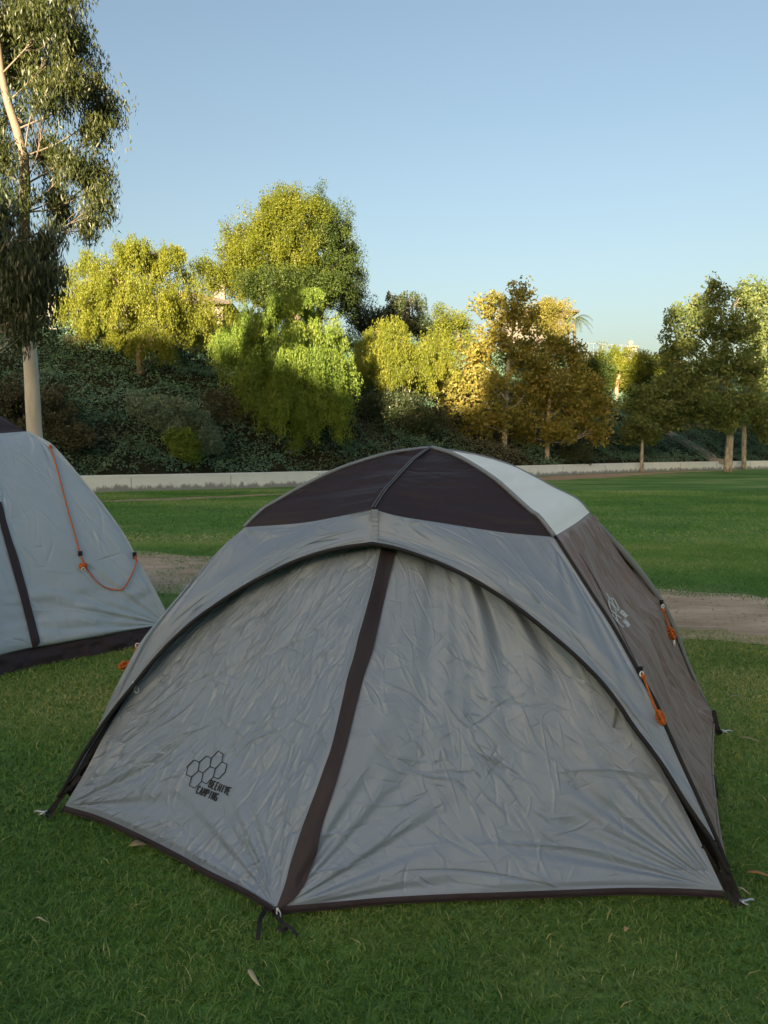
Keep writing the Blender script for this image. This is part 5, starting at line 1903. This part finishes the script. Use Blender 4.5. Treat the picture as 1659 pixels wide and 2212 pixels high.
# shrubs on the slope
def shrub(label, u, v, clumps, n, ml, seed, ln=0.10, wd=0.04, bare=0):
    b, d = on_hill(u, v)
    make_tree('shrub', label, 'shrub', b, [(b, 0.05), (at(u, v - 14, d), 0.04), (at(clumps[0][0], clumps[0][1], d), 0.02)], [clump(*c, d, 0.0) for c in clumps], n, ln, wd, ml, B_syc if bare else B_brown, seed, sub_r=0.26, twig_r=0.014, limb_r=0.025)


shrub('mounded grey-green shrub on the lower slope left of the weeping pepper tree', 415, 985, [(420, 930, 50, 34), (370, 900, 50, 36), (320, 880, 46, 30), (440, 955, 36, 26)], 24000, L_shr, 381)
shrub('small bright green sapling with two pale bare stems in front of the grey-green shrub', 372, 1000, [(395, 955, 28, 24), (410, 975, 26, 20), (380, 945, 18, 16)], 6500, L_weep, 382, 0.09, 0.05, 1)
shrub('reddish brown shrub behind the trunk of the pale eucalyptus', 80, 960, [(90, 880, 60, 36), (130, 925, 46, 36), (20, 860, 50, 36), (60, 925, 60, 40), (170, 950, 40, 30)], 26000, L_brn, 383)
shrub('thin sapling with pale stem just above the retaining wall', 628, 982, [(640, 968, 14, 10), (628, 975, 12, 8)], 700, L_weep, 384, 0.09, 0.045, 1)
shrub('dark brown thicket of bare stems left of the weeping pepper trunk', 505, 930, [(500, 880, 36, 36), (470, 870, 30, 30), (530, 895, 24, 24)], 6500, L_brn, 385, 0.10, 0.035)
shrub('dark rounded bush on the slope behind the trunk of the second sycamore', 1230, 1000, [(1230, 975, 40, 20), (1260, 980, 30, 16)], 7000, L_drk, 386)
shrub('small round bush beside the fence at the hill crest, left of the leftmost pepper tree', 175, 745, [(170, 735, 24, 12), (200, 740, 20, 10)], 3500, L_brn, 387)

# ground cover on the slope: one mass
r = RS(500)
n = 430000
x = -32 + 78 * r.rand(n)
k = 0.35 + 21 * r.rand(n)
y = wy(x) + k
nz = fbm(x * 0.45, y * 0.45, 91, 5)
keep = np.abs(x) < 0.62 * y + 3
x, y, nz = x[keep], y[keep], nz[keep]
lump = np.maximum(fbm(x * 0.9, y * 0.9, 95, 3) - 0.42, 0) * 2.2
z = hz(x, y) + lump * r.rand(len(x)) ** 0.5 + 0.10 * r.rand(len(x))
P = np.column_stack([x, y, z])
Dr = r.randn(len(x), 3)
Dr[:, 2] = np.abs(Dr[:, 2]) * 0.6
V, F = leaf_quads(P, Dr, 0.115, 0.058, r)
kind_ = np.clip(0.5 + 2.2 * (fbm(x * 0.16, y * 0.16, 97, 4) - 0.5), 0, 1)
tint = np.clip(kind_ * 0.75 + 0.25 * r.rand(len(x)), 0, 1)
L_cov = leafmat('ground_cover_leaves', [(0.0, (0.1324, 0.1064, 0.0685)), (0.3, (0.1039, 0.1231, 0.0753)), (0.5, (0.0851, 0.1568, 0.0959)), (0.75, (0.1134, 0.2072, 0.1439)), (1.0, (0.17, 0.263, 0.2055))], trans=0.15, gloss=0.015)
tag(np_mesh('ground_cover', V, F, L_cov, None, False, {'tint': np.repeat(tint, 4)}), kind='stuff')

# ================================================================== HILL-TOP STRUCTURES
M_stucco = plain('stucco', (0.24, 0.20, 0.165), 0.9, bump=0.4, bscale=40, var=0.1)
M_stuccow = plain('white_stucco', (0.22, 0.215, 0.20), 0.9, bump=0.4, bscale=40, var=0.08)
M_stuccod = plain('grey_stucco', (0.13, 0.115, 0.10), 0.9, bump=0.4, bscale=40, var=0.1)
M_tile = plain('roof_tile', (0.20, 0.14, 0.11), 0.85, bump=0.9, bscale=18, var=0.3)
M_fascia = plain('dark_fascia', (0.06, 0.045, 0.04), 0.7)
M_glass = plain('window_glass', (0.03, 0.04, 0.05), 0.08, spec=0.6)
M_metal = plain('painted_fence_metal', (0.16, 0.17, 0.18), 0.5)


def house(label, c, sx, sy, wall_h, roof_h, rz, mw, over=0.6, chim=None, wins=()):
    z0 = float(hz(c[0], c[1], False)) - 0.2
    root = empty('house', (c[0], c[1], z0), label, 'house')
    ca, sa = math.cos(rz), math.sin(rz)
    W = lambda x_, y_, z_: (c[0] + x_ * ca - y_ * sa, c[1] + x_ * sa + y_ * ca, z0 + z_)
    m = MB()
    m.box((c[0], c[1], z0 + wall_h / 2), (sx, sy, wall_h), rz)
    m.build('wall', mw, root)
    hx, hy = sx / 2 + over, sy / 2 + over
    rl = max(0.5, hx - hy)
    m = MB()
    e = wall_h + 0.02
    m.add([W(-hx, -hy, e), W(hx, -hy, e), W(hx, hy, e), W(-hx, hy, e), W(-hx, -hy, e + .22), W(hx, -hy, e + .22), W(hx, hy, e + .22), W(-hx, hy, e + .22), W(-rl, 0, e + roof_h), W(rl, 0, e + roof_h)],
          [(3, 2, 1, 0), (4, 5, 9, 8), (5, 6, 9), (6, 7, 8, 9), (7, 4, 8), (0, 1, 5, 4), (1, 2, 6, 5), (2, 3, 7, 6), (3, 0, 4, 7)])
    ro = m.build('roof', M_tile, root)
    m = MB()
    for (x0, y0, x1_, y1_) in ((-hx, -hy - .03, hx, -hy - .03), (hx + .03, -hy, hx + .03, hy), (-hx - .03, -hy, -hx - .03, hy)):
        q0, q1 = np.array(W(x0, y0, e + .11)), np.array(W(x1_, y1_, e + .11))
        m.box(tuple((q0 + q1) / 2), (np.linalg.norm(q1 - q0), 0.05, 0.26), math.atan2(q1[1] - q0[1], q1[0] - q0[0]))
    m.build('fascia', M_fascia, ro)
    if chim:
        cx, cy, ch = chim
        m = MB()
        q = W(cx, cy, e + ch / 2)
        m.box(q, (0.75, 0.6, ch), rz)
        co = m.build('chimney', mw, ro)
        m = MB()
        m.box(W(cx, cy, e + ch + 0.06), (0.95, 0.8, 0.12), rz)
        m.box(W(cx, cy, e + ch + 0.25), (0.42, 0.42, 0.26), rz)
        m.build('cap', M_stucco, co)
    for (wx_, wz_, ww, wh) in wins:
        m = MB()
        m.box(W(wx_, -sy / 2 - 0.03, wz_), (ww + .16, 0.06, wh + .16), rz)
        f_ = m.build('window', M_stuccow, root)
        m = MB()
        m.box(W(wx_, -sy / 2 - 0.075, wz_), (ww, 0.03, wh), rz)
        m.build('pane', M_glass, f_)
    return root


p = at(385, 655, 56.0)
house('tile-roofed house with chimney on the hill crest, half hidden by the leftmost pepper tree', (p[0] - 0.5, 59.0), 7.4, 7.0, at(475, 655, 56.0)[2] - float(hz(p[0], 59.0, False)), 1.7, 0.05, M_stucco, chim=(3.3, -2.2, 1.5), wins=[(-2, 1.6, 1.2, 1.1), (1.2, 1.6, 1.2, 1.1)])
p = at(100, 650, 52.0)
house('white-walled house on the hill crest showing through the eucalyptus leaves at the left', (p[0] - 3.2, 55.0), 8.0, 6.0, at(100, 640, 52.0)[2] - float(hz(p[0], 55.0, False)), 1.4, 0.0, M_stuccow, wins=[(2, 1.6, 1.2, 1.1)])
p = at(1160, 670, 72.0)
zg = float(hz(p[0], 75.0, False))
hs3 = house('brown-roofed house with open terrace on the skyline behind the sycamores', (p[0], 75.0), 5.6, 6.0, at(1160, 682, 72.0)[2] - zg, 1.4, -0.05, M_stuccod, wins=[(-1.2, 2.2, 1.4, 1.2)])
m = MB()
q1 = at(1222, 676, 72.5)
for u_ in (1210, 1228):
    q = at(u_, 676, 72.5)
    m.box((q[0], q[1], (q[2] + zg) / 2 - 0.1), (0.20, 0.20, q[2] - zg + 0.2))
m.box((at(1215, 674, 73.5)[0], 73.5, q1[2] + 0.10), (2.6, 3.0, 0.18))
m.build('terrace', M_fascia, hs3)

# palm beside the terrace
pb = np.array([at(1240, 700, 70.0)[0], 70.0, 0.0]); pb[2] = hz(pb[0], pb[1])
palm = empty('palm_tree', tuple(pb), 'small palm with arching fronds beside the terrace house on the skyline', 'tree')
ct = at(1240, 690, 70.0)
m = MB()
m.tube(smooth_curve([pb, (pb + ct) / 2 + np.array([0.1, 0, 0]), ct], 12), np.linspace(0.16, 0.11, 12), 8)
m.build('trunk', B_brown, palm, True)
m = MB()
rr = RS(77)
for i in range(15):
    a = i * 2.4
    el = 0.2 + 0.9 * rr.rand()
    L = 1.5 + 0.4 * rr.rand()
    P = [ct + np.array([math.cos(a) * L * t, math.sin(a) * L * t, L * (el * t - 1.05 * t * t)]) for t in np.linspace(0, 1, 12)]
    P = np.array(P)
    for j in range(2, 12):
        T = P[j] - P[j - 1]; T /= np.linalg.norm(T)
        sd = np.cross(T, [0, 0, 1]); sd /= np.linalg.norm(sd) + 1e-6
        for s in (-1, 1):
            for h_ in (0, 0.5):
                b0 = P[j - 1] * (1 - h_) + P[j] * h_
                tipp = b0 + sd * s * 0.42 * math.sin(math.pi * (j / 13.0)) + T * 0.22 - np.array([0, 0, 0.16])
                m.add([b0 - T * 0.02, b0 + T * 0.035, tipp], [(0, 1, 2)])
    m.tube(P, np.linspace(0.02, 0.006, 12), 4, False)
m.build('crown', plain('palm_leaf', (0.06, 0.085, 0.035), 0.6), palm)

# fence and pillar on the far skyline
fz = lambda u, v, d: at(u, v, d)
fr = empty('metal_fence', tuple(at(1310, 765, 63.0)), 'thin metal rail fence along the far skyline, left of the ball-topped pillar', 'fence')
m = MB()
top_l, top_r = at(1262, 741, 63.0), at(1352, 746, 63.0)
bot_l, bot_r = at(1262, 768, 63.0), at(1352, 768, 63.0)
m.tube(np.array([top_l, top_r]), 0.022, 6)
m.build('rail', M_metal, fr)
for i in range(10):
    t = i / 9
    a_, b_ = top_l * (1 - t) + top_r * t, bot_l * (1 - t) + bot_r * t
    b_ = b_ * np.array([1, 1, 0]) + np.array([0, 0, min(b_[2], float(hz(b_[0], b_[1]))) - 0.3])
    m = MB()
    m.tube(np.array([b_, a_]), 0.022 if i % 2 == 0 else 0.012, 6)
    m.build('post', M_metal, fr)
d = 63.0
q0, q1, q2 = at(1362, 775, d), at(1362, 752, d), at(1362, 740, d)
pil = empty('gate_pillar', (q0[0], d, float(hz(q0[0], d)) - 0.2), 'pale stucco pillar topped by a stone ball on the far skyline', 'pillar')
zb = float(hz(q0[0], d)) - 0.3
m = MB()
m.box((q0[0], d, (zb + q1[2]) / 2), (0.72, 0.72, q1[2] - zb))
m.build('shaft', M_stuccow, pil)
m = MB()
m.box((q0[0], d, q1[2] + 0.06), (0.98, 0.98, 0.12))
m.box((q0[0], d, q1[2] + 0.16), (0.5, 0.5, 0.08))
m.build('cap', M_stucco, pil)
m = MB()
m.sphere((q0[0], d, q1[2] + 0.41), 0.24, 14, 10)
m.build('ball_finial', M_stucco, pil, True)

# wire fence and white utility sign on the left crest
d = 38.0
wf = empty('wire_fence', tuple(at(200, 740, d)), 'thin wire fence along the hill crest below the leftmost pepper tree', 'fence')
pts = []
for u_ in np.linspace(-10, 420, 13):
    q = at(u_, 735, d + 0.004 * (u_ - 150))
    zb = float(hz(q[0], q[1]))
    pts.append(np.array([q[0], q[1], zb + 1.05]))
    m = MB()
    m.tube(np.array([[q[0], q[1], zb - 0.3], [q[0], q[1], zb + 1.1]]), 0.025, 6)
    m.build('post', M_stuccow, wf)
for hh in (0, -0.4, -0.75):
    m = MB()
    m.tube(np.array(pts) + np.array([0, 0, hh]), 0.008, 4)
    m.build('wire', M_metal, wf)
q = at(139, 712, 37.2)
sg = empty('utility_sign', (q[0], q[1], float(hz(q[0], q[1]))), 'blank white square utility sign standing at the hill crest near the left edge', 'sign')
m = MB()
m.box(tuple(q), (0.62, 0.06, 0.52))
m.build('panel', M_white, sg)
zb = float(hz(q[0], q[1])) - 0.3
for s in (-0.22, 0.22):
    m = MB()
    m.box((q[0] + s, q[1] + 0.06, (zb + q[2]) / 2), (0.06, 0.05, q[2] - zb))
    m.build('post', M_stucco, sg)

# concrete drain running down the slope at the right
dp = [ground_hit(u_, v_) for u_, v_ in [(1400, 905), (1430, 928), (1470, 952), (1515, 978), (1545, 996), (1560, 1003)]]
P = smooth_curve(dp, 60)
P[:, 2] = hz(P[:, 0], P[:, 1]) + 0.16
m = MB()
T = np.gradient(P, axis=0)
N = np.cross(T, [0, 0, 1.0])
N /= np.linalg.norm(N, axis=1)[:, None]
prof = [(-0.55, -0.25), (-0.55, 0.06), (-0.42, 0.06), (-0.25, -0.08), (0.25, -0.08), (0.42, 0.06), (0.55, 0.06), (0.55, -0.25)]
V = [P[i] + N[i] * a_ + np.array([0, 0, b_]) for i in range(len(P)) for a_, b_ in prof]
kk = len(prof)
m.add(V, [(i * kk + j, i * kk + (j + 1) % kk, (i + 1) * kk + (j + 1) % kk, (i + 1) * kk + j) for i in range(len(P) - 1) for j in range(kk)])
m.f.append(tuple(range(kk)))
m.f.append(tuple(len(m.v) - kk + i for i in range(kk))[::-1])
tag(m.build('drain_channel', plain('drain_concrete', (0.30, 0.27, 0.24), 0.9, bump=0.4, bscale=10, var=0.2)), 'narrow concrete drainage channel running diagonally down the slope left of the big sycamore trunk', 'drain')
